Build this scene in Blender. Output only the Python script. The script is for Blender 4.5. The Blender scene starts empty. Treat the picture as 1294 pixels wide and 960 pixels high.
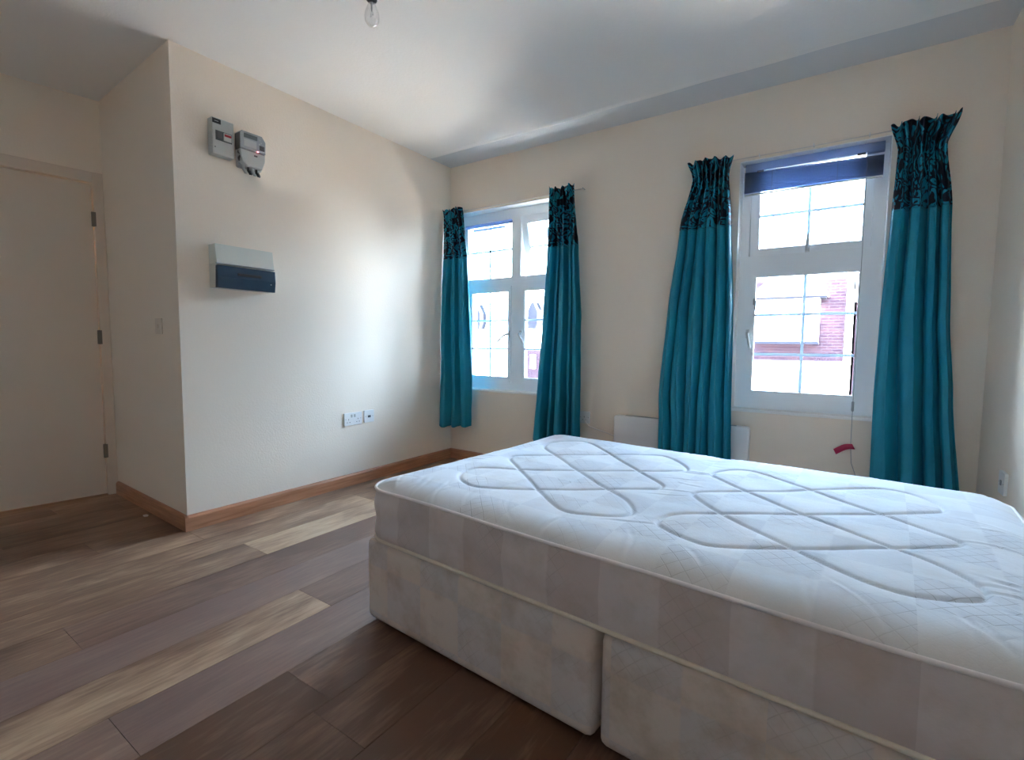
import bpy, bmesh, math, random
import numpy as np
from mathutils import Vector, Matrix
random.seed(4)
SC = bpy.context.scene
COL = SC.collection

# ------------------------------------------------------------------ camera
cam_d = bpy.data.cameras.new('camera')
cam = bpy.data.objects.new('camera', cam_d)
COL.objects.link(cam)
cam_d.sensor_width = 36.0
cam_d.lens = 618.79 / 1294 * 36.0
cam_d.clip_start = 0.02
cr = Vector((0.82789368, 0.56080805, 0.00929486))
cu = Vector((-0.04894348, 0.05572448, 0.99724587))
cf = Vector((-0.55874555, 0.82606847, -0.07358184))
mw = Matrix((cr, cu, -cf)).transposed().to_4x4()
mw.translation = Vector((2.85378, -3.25686, 1.00987))
cam.matrix_world = mw
SC.camera = cam

# ------------------------------------------------------------------ world, sun, exposure
SC.view_settings.view_transform = 'Standard'
SC.view_settings.look = 'None'
SC.view_settings.gamma = 1.0
SC.view_settings.use_curve_mapping = False
SC.view_settings.exposure = 2.97
SKY = 7.0
w = bpy.data.worlds.new('sky')
SC.world = w
w.use_nodes = True
nt = w.node_tree
nt.nodes.clear()
wo = nt.nodes.new('ShaderNodeOutputWorld')
bg = nt.nodes.new('ShaderNodeBackground')
tc = nt.nodes.new('ShaderNodeTexCoord')
sx = nt.nodes.new('ShaderNodeSeparateXYZ')
rp = nt.nodes.new('ShaderNodeValToRGB')
rp.color_ramp.elements[0].position = 0.0
rp.color_ramp.elements[0].color = (0.66, 0.83, 1.0, 1)
rp.color_ramp.elements[1].position = 0.8
rp.color_ramp.elements[1].color = (0.40, 0.66, 1.0, 1)
nt.links.new(tc.outputs['Generated'], sx.inputs[0])
nt.links.new(sx.outputs['Z'], rp.inputs[0])
nt.links.new(rp.outputs[0], bg.inputs[0])
bg.inputs[1].default_value = SKY
nt.links.new(bg.outputs[0], wo.inputs[0])

sun_d = bpy.data.lights.new('sun', 'SUN')
sun_d.energy = 70.0
sun_d.angle = math.radians(0.6)
sun_d.color = (1.0, 0.94, 0.86)
sun = bpy.data.objects.new('sun', sun_d)
COL.objects.link(sun)
sun.rotation_euler = Vector((-0.62, 0.0, -0.78)).to_track_quat('-Z', 'Y').to_euler()
SC.cycles.max_bounces = 14
SC.cycles.diffuse_bounces = 12
SC.cycles.transparent_max_bounces = 12
SC.cycles.sample_clamp_indirect = 6.0
SC.cycles.caustics_reflective = False
SC.cycles.caustics_refractive = False

W1 = (0.055, 1.168)       # opening of the left window
W2 = (2.285, 3.008)       # opening of the right window
WZ = (0.62, 2.104)
RW, H = 3.427, 2.5        # right wall, ceiling
for nm, (a, b) in (('portal_left', W1), ('portal_right', W2)):
    pd = bpy.data.lights.new(nm, 'AREA')
    pd.shape = 'RECTANGLE'
    pd.size, pd.size_y = b - a, WZ[1] - WZ[0]
    pd.cycles.is_portal = True
    po = bpy.data.objects.new(nm, pd)
    COL.objects.link(po)
    po.location = ((a + b) / 2, 0.262, sum(WZ) / 2)
    po.rotation_euler = Vector((0, -1, 0)).to_track_quat('-Z', 'Z').to_euler()

# ------------------------------------------------------------------ material helpers
def nodes(name):
    m = bpy.data.materials.new(name)
    m.use_nodes = True
    t = m.node_tree
    b = t.nodes['Principled BSDF']
    return m, t, b
def N(t, typ, **kw):
    n = t.nodes.new(typ)
    for k, v in kw.items():
        if k in ('inp',):
            for i, val in v.items():
                n.inputs[i].default_value = val
        else:
            setattr(n, k, v)
    return n
def L(t, a, b): t.links.new(a, b)
def math_n(t, op, a, b=None, c=None):
    n = t.nodes.new('ShaderNodeMath'); n.operation = op
    for i, v in enumerate((a, b, c)):
        if v is None: continue
        if isinstance(v, (int, float)): n.inputs[i].default_value = v
        else: t.links.new(v, n.inputs[i])
    return n.outputs[0]
def mixc(t, f, a, b, mode='MIX'):
    n = t.nodes.new('ShaderNodeMix'); n.data_type = 'RGBA'; n.blend_type = mode
    for i, v in ((0, f), (6, a), (7, b)):
        if isinstance(v, (int, float)): n.inputs[i].default_value = v
        elif isinstance(v, tuple): n.inputs[i].default_value = (*v[:3], 1)
        else: t.links.new(v, n.inputs[i])
    return n.outputs[2]
def mat(name, col, rough=0.5, metal=0.0, vary=0.04, scale=6.0, bump=0.0, bscale=60.0, spec=0.5, **kw):
    """plain paint / plastic / metal with a little procedural variation"""
    m, t, b = nodes(name)
    co = N(t, 'ShaderNodeTexCoord')
    nz = N(t, 'ShaderNodeTexNoise', inp={'Scale': scale, 'Detail': 3.0})
    L(t, co.outputs['Object'], nz.inputs['Vector'])
    d = tuple(max(0, c * (1 - vary * 2)) for c in col[:3]); e = tuple(min(1, c * (1 + vary)) for c in col[:3])
    L(t, mixc(t, nz.outputs[0], d, e), b.inputs['Base Color'])
    b.inputs['Roughness'].default_value = rough
    b.inputs['Metallic'].default_value = metal
    b.inputs['Specular IOR Level'].default_value = spec
    if bump:
        n2 = N(t, 'ShaderNodeTexNoise', inp={'Scale': bscale, 'Detail': 4.0})
        L(t, co.outputs['Object'], n2.inputs['Vector'])
        bp = N(t, 'ShaderNodeBump', inp={'Strength': bump, 'Distance': 0.01})
        L(t, n2.outputs[0], bp.inputs['Height']); L(t, bp.outputs[0], b.inputs['Normal'])
    for k, v in kw.items():
        b.inputs[k].default_value = v
    return m

M = {}
M['wall'] = mat('magnolia_wall_paint', (0.895, 0.79, 0.67), 0.6, vary=0.02, scale=1.5, bump=0.12, bscale=90, spec=0.3)
M['ceiling'] = mat('white_ceiling_paint', (0.87, 0.85, 0.82), 0.6, vary=0.02, scale=1.2, bump=0.12, bscale=70, spec=0.3)
M['ceiling_grey'] = mat('grey_ceiling_strip', (0.68, 0.69, 0.70), 0.6, vary=0.02, scale=1.2, bump=0.12, bscale=70, spec=0.3)
M['reveal'] = mat('white_reveal_paint', (0.92, 0.90, 0.87), 0.5, vary=0.02)
M['door'] = mat('cream_door_paint', (0.76, 0.65, 0.54), 0.42, vary=0.03, scale=2, bump=0.05, bscale=40)
M['upvc'] = mat('white_upvc', (0.90, 0.93, 0.95), 0.25, vary=0.01)
M['plastic'] = mat('white_plastic', (0.80, 0.80, 0.79), 0.3, vary=0.01)
M['heater'] = mat('white_heater_enamel', (0.84, 0.84, 0.84), 0.35, vary=0.01)
M['greyplastic'] = mat('light_grey_plastic', (0.50, 0.51, 0.49), 0.4, vary=0.02)
M['midgrey'] = mat('mid_grey_plastic', (0.33, 0.345, 0.36), 0.35, vary=0.02)
M['darkgrey'] = mat('dark_grey_plastic', (0.09, 0.09, 0.095), 0.35, vary=0.02)
M['lcd'] = mat('grey_display', (0.10, 0.12, 0.12), 0.15, vary=0.02)
M['black'] = mat('black_plastic', (0.012, 0.012, 0.014), 0.35, vary=0.02)
M['red'] = mat('red_plastic', (0.42, 0.01, 0.02), 0.35)
M['pinktag'] = mat('crimson_tag_print', (0.55, 0.03, 0.10), 0.45)
M['tagtext'] = mat('pink_tag_print', (0.75, 0.30, 0.36), 0.5)
M['cream'] = mat('cream_plastic', (0.66, 0.665, 0.60), 0.35, vary=0.01)
M['metal'] = mat('brushed_steel', (0.45, 0.43, 0.40), 0.35, metal=1.0, vary=0.05)
M['hinge'] = mat('dull_hinge_steel', (0.22, 0.19, 0.16), 0.45, metal=0.8, vary=0.05)
M['paper'] = mat('white_paper', (0.75, 0.72, 0.68), 0.7)
M['wire'] = mat('white_plastic_wire', (0.72, 0.66, 0.62), 0.4)
M['cord'] = mat('grey_cord', (0.32, 0.33, 0.35), 0.7)
m, t, b = nodes('led_glow'); M['led'] = m
b.inputs['Base Color'].default_value = (0.9, 0.2, 0.2, 1)
b.inputs['Emission Color'].default_value = (1, 0.22, 0.25, 1); b.inputs['Emission Strength'].default_value = 1.6

# smoked translucent lid of the consumer unit
m, t, b = nodes('smoked_blue_lid'); M['smoke'] = m
co = N(t, 'ShaderNodeTexCoord'); nz = N(t, 'ShaderNodeTexNoise', inp={'Scale': 9.0})
L(t, co.outputs['Object'], nz.inputs['Vector'])
L(t, mixc(t, nz.outputs[0], (0.022, 0.045, 0.075), (0.045, 0.085, 0.13)), b.inputs['Base Color'])
b.inputs['Roughness'].default_value = 0.22

# window glass
m, t, b = nodes('window_glass'); M['glass'] = m
tr = N(t, 'ShaderNodeBsdfTransparent'); gl = N(t, 'ShaderNodeBsdfGlossy', inp={'Roughness': 0.02})
fr = N(t, 'ShaderNodeFresnel', inp={'IOR': 1.35}); mx = N(t, 'ShaderNodeMixShader')
nz = N(t, 'ShaderNodeTexNoise', inp={'Scale': 14.0, 'Detail': 4.0}); co = N(t, 'ShaderNodeTexCoord')
L(t, co.outputs['Object'], nz.inputs['Vector'])
L(t, mixc(t, nz.outputs[0], (0.90, 0.93, 0.94), (0.97, 0.98, 0.99)), tr.inputs[0])
L(t, fr.outputs[0], mx.inputs[0]); L(t, tr.outputs[0], mx.inputs[1]); L(t, gl.outputs[0], mx.inputs[2])
L(t, mx.outputs[0], t.nodes['Material Output'].inputs[0])
# bulb glass
m, t, b = nodes('bulb_glass'); M['bulb'] = m
tr = N(t, 'ShaderNodeBsdfTransparent', inp={0: (0.93, 0.93, 0.93, 1)}); gl = N(t, 'ShaderNodeBsdfGlossy', inp={'Roughness': 0.03})
lw = N(t, 'ShaderNodeLayerWeight', inp={'Blend': 0.30}); mx = N(t, 'ShaderNodeMixShader')
L(t, lw.outputs['Facing'], mx.inputs[0]); L(t, tr.outputs[0], mx.inputs[1]); L(t, gl.outputs[0], mx.inputs[2])
L(t, mx.outputs[0], t.nodes['Material Output'].inputs[0])

# translucent venetian slats
m, t, b = nodes('blind_slat'); M['slat'] = m
b.inputs['Base Color'].default_value = (0.42, 0.43, 0.46, 1); b.inputs['Roughness'].default_value = 0.45
co = N(t, 'ShaderNodeTexCoord'); nz = N(t, 'ShaderNodeTexNoise', inp={'Scale': 20.0})
L(t, co.outputs['Object'], nz.inputs['Vector'])
L(t, mixc(t, nz.outputs[0], (0.36, 0.38, 0.43), (0.44, 0.46, 0.50)), b.inputs['Base Color'])
tl = N(t, 'ShaderNodeBsdfTranslucent', inp={0: (0.30, 0.42, 0.66, 1)}); mx = N(t, 'ShaderNodeMixShader', inp={0: 0.55})
L(t, b.outputs[0], mx.inputs[1]); L(t, tl.outputs[0], mx.inputs[2]); L(t, mx.outputs[0], t.nodes['Material Output'].inputs[0])

m, t, b = nodes('translucent_glazing_bar'); M['bar'] = m
b.inputs['Base Color'].default_value = (0.9, 0.93, 0.95, 1)
tl = N(t, 'ShaderNodeBsdfTranslucent', inp={0: (0.42, 0.52, 0.60, 1)}); mx = N(t, 'ShaderNodeMixShader', inp={0: 0.35})
L(t, b.outputs[0], mx.inputs[1]); L(t, tl.outputs[0], mx.inputs[2]); L(t, mx.outputs[0], t.nodes['Material Output'].inputs[0])

# skirting wood
def wood(name, c1, c2, axis_scale, rough=0.4):
    m, t, b = nodes(name)
    co = N(t, 'ShaderNodeTexCoord'); mp = N(t, 'ShaderNodeMapping'); mp.inputs['Scale'].default_value = axis_scale
    nz = N(t, 'ShaderNodeTexNoise', inp={'Scale': 3.0, 'Detail': 6.0, 'Roughness': 0.6, 'Distortion': 0.4})
    L(t, co.outputs['Object'], mp.inputs[0]); L(t, mp.outputs[0], nz.inputs['Vector'])
    r = N(t, 'ShaderNodeValToRGB'); r.color_ramp.elements[0].position = 0.32; r.color_ramp.elements[1].position = 0.68
    r.color_ramp.elements[0].color = (*c1, 1); r.color_ramp.elements[1].color = (*c2, 1)
    L(t, nz.outputs[0], r.inputs[0]); L(t, r.outputs[0], b.inputs['Base Color'])
    b.inputs['Roughness'].default_value = rough
    return m
M['skirt_y'] = wood('oak_skirting_long', (0.36, 0.155, 0.075), (0.56, 0.27, 0.15), (20, 1.2, 20))
M['skirt_x'] = wood('oak_skirting_cross', (0.36, 0.155, 0.075), (0.56, 0.27, 0.15), (1.2, 20, 20))

# laminate planks: per-plank tone comes from a mesh attribute, grain from the shader
m, t, b = nodes('oak_laminate_floor'); M['floor'] = m
co = N(t, 'ShaderNodeTexCoord')
at = N(t, 'ShaderNodeAttribute', attribute_name='plank')
sp = N(t, 'ShaderNodeSeparateColor'); L(t, at.outputs['Color'], sp.inputs[0])
off = N(t, 'ShaderNodeCombineXYZ'); L(t, math_n(t, 'MULTIPLY', sp.outputs[1], 40.0), off.inputs[0]); L(t, math_n(t, 'MULTIPLY', sp.outputs[1], 23.0), off.inputs[1])
va = N(t, 'ShaderNodeVectorMath'); L(t, co.outputs['Object'], va.inputs[0]); L(t, off.outputs[0], va.inputs[1])
def grain(sc, scale, det, dist=0.0, rough=0.55):
    mp = N(t, 'ShaderNodeMapping'); mp.inputs['Scale'].default_value = sc
    L(t, va.outputs[0], mp.inputs[0])
    n = N(t, 'ShaderNodeTexNoise', inp={'Scale': scale, 'Detail': det, 'Distortion': dist, 'Roughness': rough})
    L(t, mp.outputs[0], n.inputs['Vector']); return n.outputs[0]
fine = grain((14, 1.2, 1), 6.0, 5.0, 0.2)
mid = grain((4.5, 1.0, 1), 2.2, 5.0, 0.9, 0.65)
big = grain((2.0, 0.7, 1), 1.7, 3.0, 0.6)
tone = N(t, 'ShaderNodeValToRGB')
els = tone.color_ramp.elements
els[0].position = 0.0; els[0].color = (0.125, 0.056, 0.030, 1)
els[1].position = 1.0; els[1].color = (0.66, 0.50, 0.345, 1)
e = els.new(0.35); e.color = (0.27, 0.155, 0.098, 1)
e = els.new(0.65); e.color = (0.52, 0.345, 0.22, 1)
v = math_n(t, 'ADD', sp.outputs[0], math_n(t, 'MULTIPLY', math_n(t, 'SUBTRACT', big, 0.5), 1.1))
v = math_n(t, 'ADD', v, math_n(t, 'MULTIPLY', math_n(t, 'SUBTRACT', mid, 0.5), 0.8))
v = math_n(t, 'ADD', v, math_n(t, 'MULTIPLY', math_n(t, 'SUBTRACT', fine, 0.5), 0.55))
L(t, v, tone.inputs[0])
hue = mixc(t, math_n(t, 'MULTIPLY', sp.outputs[2], 0.55), tone.outputs[0], (0.33, 0.225, 0.20))
L(t, hue, b.inputs['Base Color'])
rr = N(t, 'ShaderNodeMapRange', inp={'To Min': 0.34, 'To Max': 0.52}); L(t, mid, rr.inputs[0]); L(t, rr.outputs[0], b.inputs['Roughness'])
bp = N(t, 'ShaderNodeBump', inp={'Strength': 0.12, 'Distance': 0.004}); L(t, fine, bp.inputs['Height']); L(t, bp.outputs[0], b.inputs['Normal'])
b.inputs['Specular IOR Level'].default_value = 0.45

# satin curtain fabrics
def satin(name, pattern):
    m, t, b = nodes(name)
    co = N(t, 'ShaderNodeTexCoord')
    uv = co.outputs['UV']
    weave = N(t, 'ShaderNodeTexNoise', inp={'Scale': 5.0, 'Detail': 4.0}); L(t, uv, weave.inputs['Vector'])
    base = mixc(t, weave.outputs[0], (0.008, 0.22, 0.335), (0.016, 0.32, 0.455))
    fac = None
    if pattern:
        # flock damask: curling leaves from warped voronoi cells and rings
        wn = N(t, 'ShaderNodeTexNoise', inp={'Scale': 9.0, 'Detail': 2.0}); L(t, uv, wn.inputs['Vector'])
        ws = N(t, 'ShaderNodeVectorMath', operation='MULTIPLY_ADD'); ws.inputs[1].default_value = (0.11, 0.11, 0); L(t, wn.outputs['Color'], ws.inputs[0]); L(t, uv, ws.inputs[2])
        vo = N(t, 'ShaderNodeTexVoronoi', inp={'Scale': 17.0, 'Randomness': 0.9}); L(t, ws.outputs[0], vo.inputs['Vector'])
        rings = math_n(t, 'SINE', math_n(t, 'MULTIPLY', vo.outputs['Distance'], 19.0))
        ang = N(t, 'ShaderNodeTexWave', inp={'Scale': 7.0, 'Distortion': 9.0, 'Detail': 2.0, 'Detail Scale': 1.6}); L(t, ws.outputs[0], ang.inputs['Vector'])
        s = math_n(t, 'ADD', rings, math_n(t, 'MULTIPLY', math_n(t, 'SUBTRACT', ang.outputs['Fac'], 0.5), 1.8))
        cl = N(t, 'ShaderNodeTexNoise', inp={'Scale': 5.5, 'Detail': 1.0}); L(t, uv, cl.inputs['Vector'])
        s = math_n(t, 'ADD', s, math_n(t, 'MULTIPLY', math_n(t, 'SUBTRACT', cl.outputs[0], 0.43), 3.0))
        fr_ = N(t, 'ShaderNodeMapRange', inp={'From Min': -0.12, 'From Max': 0.06}); L(t, s, fr_.inputs[0])
        fac = fr_.outputs[0]
        base = mixc(t, fac, base, (0.004, 0.006, 0.016))
    L(t, base, b.inputs['Base Color'])
    b.inputs['Roughness'].default_value = 0.42
    b.inputs['Specular IOR Level'].default_value = 0.35
    b.inputs['Sheen Weight'].default_value = 0.06
    b.inputs['Sheen Roughness'].default_value = 0.4
    b.inputs['Sheen Tint'].default_value = (0.3, 0.8, 0.9, 1)
    cr_ = N(t, 'ShaderNodeTexNoise', inp={'Scale': 22.0, 'Detail': 5.0, 'Distortion': 0.4})
    mp = N(t, 'ShaderNodeMapping'); mp.inputs['Scale'].default_value = (1.6, 0.8, 1); L(t, uv, mp.inputs[0]); L(t, mp.outputs[0], cr_.inputs['Vector'])
    bp = N(t, 'ShaderNodeBump', inp={'Strength': 0.35, 'Distance': 0.006}); L(t, cr_.outputs[0], bp.inputs['Height']); L(t, bp.outputs[0], b.inputs['Normal'])
    tl = N(t, 'ShaderNodeBsdfTranslucent')
    L(t, mixc(t, fac, (0.004, 0.42, 0.52), (0.0, 0.01, 0.02)) if fac is not None else base, tl.inputs[0])
    if fac is None: tl.inputs[0].default_value = (0.004, 0.42, 0.52, 1); t.links.remove(tl.inputs[0].links[0])
    mx = N(t, 'ShaderNodeMixShader', inp={0: 0.14})
    L(t, b.outputs[0], mx.inputs[1]); L(t, tl.outputs[0], mx.inputs[2]); L(t, mx.outputs[0], t.nodes['Material Output'].inputs[0])
    return m
M['teal'] = satin('teal_satin', False)
M['damask'] = satin('teal_satin_black_flock', True)

# mattress and divan ticking
def ticking(name, base, alt, line, cell, side=False, line_amt=0.35, stain=0.0):
    m, t, b = nodes(name)
    co = N(t, 'ShaderNodeTexCoord')
    uv = co.outputs['UV']
    sp = N(t, 'ShaderNodeSeparateXYZ'); L(t, uv, sp.inputs[0])
    fx = math_n(t, 'FRACT', math_n(t, 'DIVIDE', sp.outputs[0], cell * 2))
    fy = math_n(t, 'FRACT', math_n(t, 'DIVIDE', sp.outputs[1], cell * 2))
    def soft(s): 
        r = N(t, 'ShaderNodeMapRange', inp={'From Min': 0.49, 'From Max': 0.51}); L(t, s, r.inputs[0]); return r.outputs[0]
    a = soft(fx)
    if side:
        chk = a
    else:
        c_ = soft(fy)
        chk = math_n(t, 'ABSOLUTE', math_n(t, 'SUBTRACT', a, c_))
    col = mixc(t, chk, base, alt)
    # diagonal lattice woven in every other square
    def tri(s, per, wd):
        f = math_n(t, 'FRACT', math_n(t, 'DIVIDE', s, per))
        d = math_n(t, 'ABSOLUTE', math_n(t, 'SUBTRACT', f, 0.5))
        r = N(t, 'ShaderNodeMapRange', inp={'From Min': wd, 'From Max': wd * 0.3, 'To Min': 0.0, 'To Max': 1.0}); L(t, d, r.inputs[0]); return r.outputs[0]
    wn = N(t, 'ShaderNodeTexNoise', inp={'Scale': 7.0}); L(t, uv, wn.inputs['Vector'])
    jit = math_n(t, 'MULTIPLY', wn.outputs[0], 0.02)
    u1 = math_n(t, 'ADD', math_n(t, 'ADD', sp.outputs[0], sp.outputs[1]), jit)
    u2 = math_n(t, 'SUBTRACT', math_n(t, 'SUBTRACT', sp.outputs[0], sp.outputs[1]), jit)
    lat = math_n(t, 'MAXIMUM', tri(u1, 0.046, 0.045), tri(u2, 0.046, 0.045))
    nb = N(t, 'ShaderNodeTexNoise', inp={'Scale': 3.2, 'Detail': 3.0}); L(t, uv, nb.inputs['Vector'])
    rb = N(t, 'ShaderNodeMapRange', inp={'From Min': 0.42, 'From Max': 0.60}); L(t, nb.outputs[0], rb.inputs[0])
    lf = math_n(t, 'MULTIPLY', math_n(t, 'MULTIPLY', lat, rb.outputs[0]), math_n(t, 'MULTIPLY', math_n(t, 'ADD', math_n(t, 'MULTIPLY', chk, 0.85), 0.15), line_amt))
    col = mixc(t, lf, col, line)
    if stain:
        ns = N(t, 'ShaderNodeTexNoise', inp={'Scale': 5.0, 'Detail': 5.0, 'Roughness': 0.65}); L(t, uv, ns.inputs['Vector'])
        r = N(t, 'ShaderNodeMapRange', inp={'From Min': 0.47, 'From Max': 0.66}); L(t, ns.outputs[0], r.inputs[0])
        col = mixc(t, math_n(t, 'MULTIPLY', r.outputs[0], stain), col, (0.40, 0.29, 0.19))
    if not side and 'quilted' in name:      # handling stains along the open edge of the mattress
        nw = N(t, 'ShaderNodeTexNoise', inp={'Scale': 4.0, 'Detail': 4.0}); L(t, uv, nw.inputs['Vector'])
        ed_ = math_n(t, 'ADD', sp.outputs[1], math_n(t, 'MULTIPLY', math_n(t, 'SUBTRACT', nw.outputs[0], 0.5), 0.16))
        r = N(t, 'ShaderNodeMapRange', inp={'From Min': 0.13, 'From Max': 0.04}); L(t, ed_, r.inputs[0])
        col = mixc(t, math_n(t, 'MULTIPLY', r.outputs[0], 0.45), col, (0.62, 0.50, 0.38))
    L(t, col, b.inputs['Base Color'])
    b.inputs['Roughness'].default_value = 0.55
    b.inputs['Sheen Weight'].default_value = 0.03
    b.inputs['Specular IOR Level'].default_value = 0.12
    b.inputs['Roughness'].default_value = 0.8
    wr = N(t, 'ShaderNodeTexNoise', inp={'Scale': 260.0, 'Detail': 2.0}); L(t, uv, wr.inputs['Vector'])
    n3 = N(t, 'ShaderNodeTexNoise', inp={'Scale': 14.0, 'Detail': 3.0}); L(t, uv, n3.inputs['Vector'])
    h = math_n(t, 'ADD', math_n(t, 'MULTIPLY', wr.outputs[0], 0.12), math_n(t, 'MULTIPLY', n3.outputs[0], 0.7))
    h = math_n(t, 'ADD', h, math_n(t, 'MULTIPLY', lf, -0.5))
    bp = N(t, 'ShaderNodeBump', inp={'Strength': 0.35, 'Distance': 0.006}); L(t, h, bp.inputs['Height']); L(t, bp.outputs[0], b.inputs['Normal'])
    return m
M['top'] = ticking('quilted_ticking', (0.80, 0.85, 0.91), (0.73, 0.78, 0.85), (0.38, 0.40, 0.44), 0.155, line_amt=0.55, stain=0.14)
M['side'] = ticking('mattress_border_ticking', (0.68, 0.60, 0.575), (0.61, 0.525, 0.50), (0.45, 0.38, 0.35), 0.15, side=True, line_amt=0.5, stain=0.3)
M['divan'] = ticking('divan_base_ticking', (0.72, 0.61, 0.53), (0.65, 0.58, 0.545), (0.45, 0.38, 0.33), 0.17, line_amt=0.5, stain=0.5)
M['piping'] = mat('pale_piping', (0.82, 0.75, 0.73), 0.5, vary=0.06, scale=30)
M['tape'] = mat('cream_piping', (0.80, 0.70, 0.57), 0.5, vary=0.06, scale=30)

# exterior
def brick(name, c1, c2, mortar):
    m, t, b = nodes(name)
    co = N(t, 'ShaderNodeTexCoord'); mp = N(t, 'ShaderNodeMapping'); mp.inputs['Rotation'].default_value = (math.pi / 2, 0, 0)
    br = N(t, 'ShaderNodeTexBrick', inp={'Scale': 1.0, 'Mortar Size': 0.008, 'Brick Width': 0.225, 'Row Height': 0.075})
    br.inputs['Color1'].default_value = (*c1, 1); br.inputs['Color2'].default_value = (*c2, 1); br.inputs['Mortar'].default_value = (*mortar, 1)
    L(t, co.outputs['Object'], mp.inputs[0]); L(t, mp.outputs[0], br.inputs['Vector']); L(t, br.outputs[0], b.inputs['Base Color'])
    b.inputs['Roughness'].default_value = 1.0
    b.inputs['Specular IOR Level'].default_value = 0.0
    return m
M['brick'] = brick('red_brick', (0.032, 0.018, 0.022), (0.021, 0.0125, 0.018), (0.040, 0.031, 0.038))
M['render'] = mat('white_house_render', (0.62, 0.62, 0.61), 0.8, vary=0.03)
M['slate'] = mat('slate_roof', (0.018, 0.018, 0.024), 0.9, vary=0.15, scale=3, bump=0.5, bscale=8, spec=0.05)
M['paint'] = mat('white_exterior_paint', (0.68, 0.68, 0.68), 0.5, vary=0.02)
M['exglass'] = mat('house_window_pane', (0.07, 0.09, 0.11), 0.1, vary=0.1)
M['asphalt'] = mat('road_asphalt', (0.20, 0.18, 0.16), 0.9, vary=0.1, scale=2)
M['asphalt2'] = mat('dark_tarmac', (0.07, 0.07, 0.075), 0.9, vary=0.1, scale=2)
M['paving'] = mat('pavement_slabs', (0.64, 0.60, 0.55), 0.9, vary=0.08, scale=3)

# ------------------------------------------------------------------ mesh helpers
def mesh_obj(name, bm, material, parent=None, smooth=False, loc=None):
    me = bpy.data.meshes.new(name)
    bm.normal_update()
    bm.to_mesh(me); bm.free()
    o = bpy.data.objects.new(name, me)
    COL.objects.link(o)
    mats = material if isinstance(material, (list, tuple)) else [material]
    for mm in mats: me.materials.append(mm)
    if smooth:
        for p in me.polygons: p.use_smooth = True
    if parent: o.parent = parent
    if loc: o.location = loc
    return o
def tag(o, label, cat, group=None):
    o['label'] = label; o['category'] = cat
    if group: o['group'] = group
    return o
def thing(name, label, cat, loc=(0, 0, 0), group=None, rz=0.0):
    o = bpy.data.objects.new(name, None); COL.objects.link(o)
    o.empty_display_size = 0.05
    o.location = loc; o.rotation_euler = (0, 0, rz)
    return tag(o, label, cat, group)
def struct(o, label=None):
    o['kind'] = 'structure'
    if label: o['label'] = label
    return o
def box(bm, x0, x1, y0, y1, z0, z1, bev=0.0, seg=2, mi=0):
    vs = [bm.verts.new((x, y, z)) for x in (x0, x1) for y in (y0, y1) for z in (z0, z1)]
    idx = ((0, 1, 3, 2), (4, 6, 7, 5), (0, 4, 5, 1), (2, 3, 7, 6), (0, 2, 6, 4), (1, 5, 7, 3))
    fs = [bm.faces.new([vs[i] for i in f]) for f in idx]
    for f in fs: f.material_index = mi
    if bev > 0:
        es = list({e for f in fs for e in f.edges})
        bmesh.ops.bevel(bm, geom=es, offset=bev, segments=seg, affect='EDGES', profile=0.5)
    return vs
def B(*a, **k):
    bm = bmesh.new(); box(bm, *a, **k); return bm
def tube(bm, pts, r, n=10, closed=False, caps=True):
    pts = [Vector(p) for p in pts]
    rs = r if isinstance(r, (list, tuple)) else [r] * len(pts)
    rings = []; m_ = len(pts); prev = None
    for i, p in enumerate(pts):
        if closed: d = pts[(i + 1) % m_] - pts[i - 1]
        else: d = pts[min(i + 1, m_ - 1)] - pts[max(i - 1, 0)]
        d.normalize()
        ref = Vector((0, 0, 1)) if abs(d.z) < 0.9 else Vector((0, 1, 0))
        if prev is not None:
            a = prev - d * prev.dot(d)
            a = a.normalized() if a.length > 1e-4 else d.cross(ref).normalized()
        else: a = d.cross(ref).normalized()
        prev = a; b_ = d.cross(a)
        rings.append([bm.verts.new(p + (a * math.cos(2 * math.pi * k / n) + b_ * math.sin(2 * math.pi * k / n)) * rs[i]) for k in range(n)])
    for i in range(m_ if closed else m_ - 1):
        A, C = rings[i], rings[(i + 1) % m_]
        for k in range(n):
            bm.faces.new((A[k], A[(k + 1) % n], C[(k + 1) % n], C[k]))
    if not closed and caps:
        bm.faces.new(list(reversed(rings[0]))); bm.faces.new(rings[-1])
    bmesh.ops.recalc_face_normals(bm, faces=bm.faces)
def lathe(bm, prof, n=24, c=(0, 0, 0), axis='Z'):
    rings = []
    for r, z in prof:
        ring = []
        for k in range(n):
            a = 2 * math.pi * k / n
            p = (r * math.cos(a), r * math.sin(a), z)
            if axis == 'X': p = (z, p[0], p[1])
            if axis == 'Y': p = (p[0], z, p[1])
            ring.append(bm.verts.new((p[0] + c[0], p[1] + c[1], p[2] + c[2])))
        rings.append(ring)
    for A, C in zip(rings, rings[1:]):
        for k in range(n):
            bm.faces.new((A[k], A[(k + 1) % n], C[(k + 1) % n], C[k]))
    bm.faces.new(list(reversed(rings[0]))); bm.faces.new(rings[-1])
    bmesh.ops.remove_doubles(bm, verts=bm.verts, dist=1e-6)
    bmesh.ops.recalc_face_normals(bm, faces=bm.faces)
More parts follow.
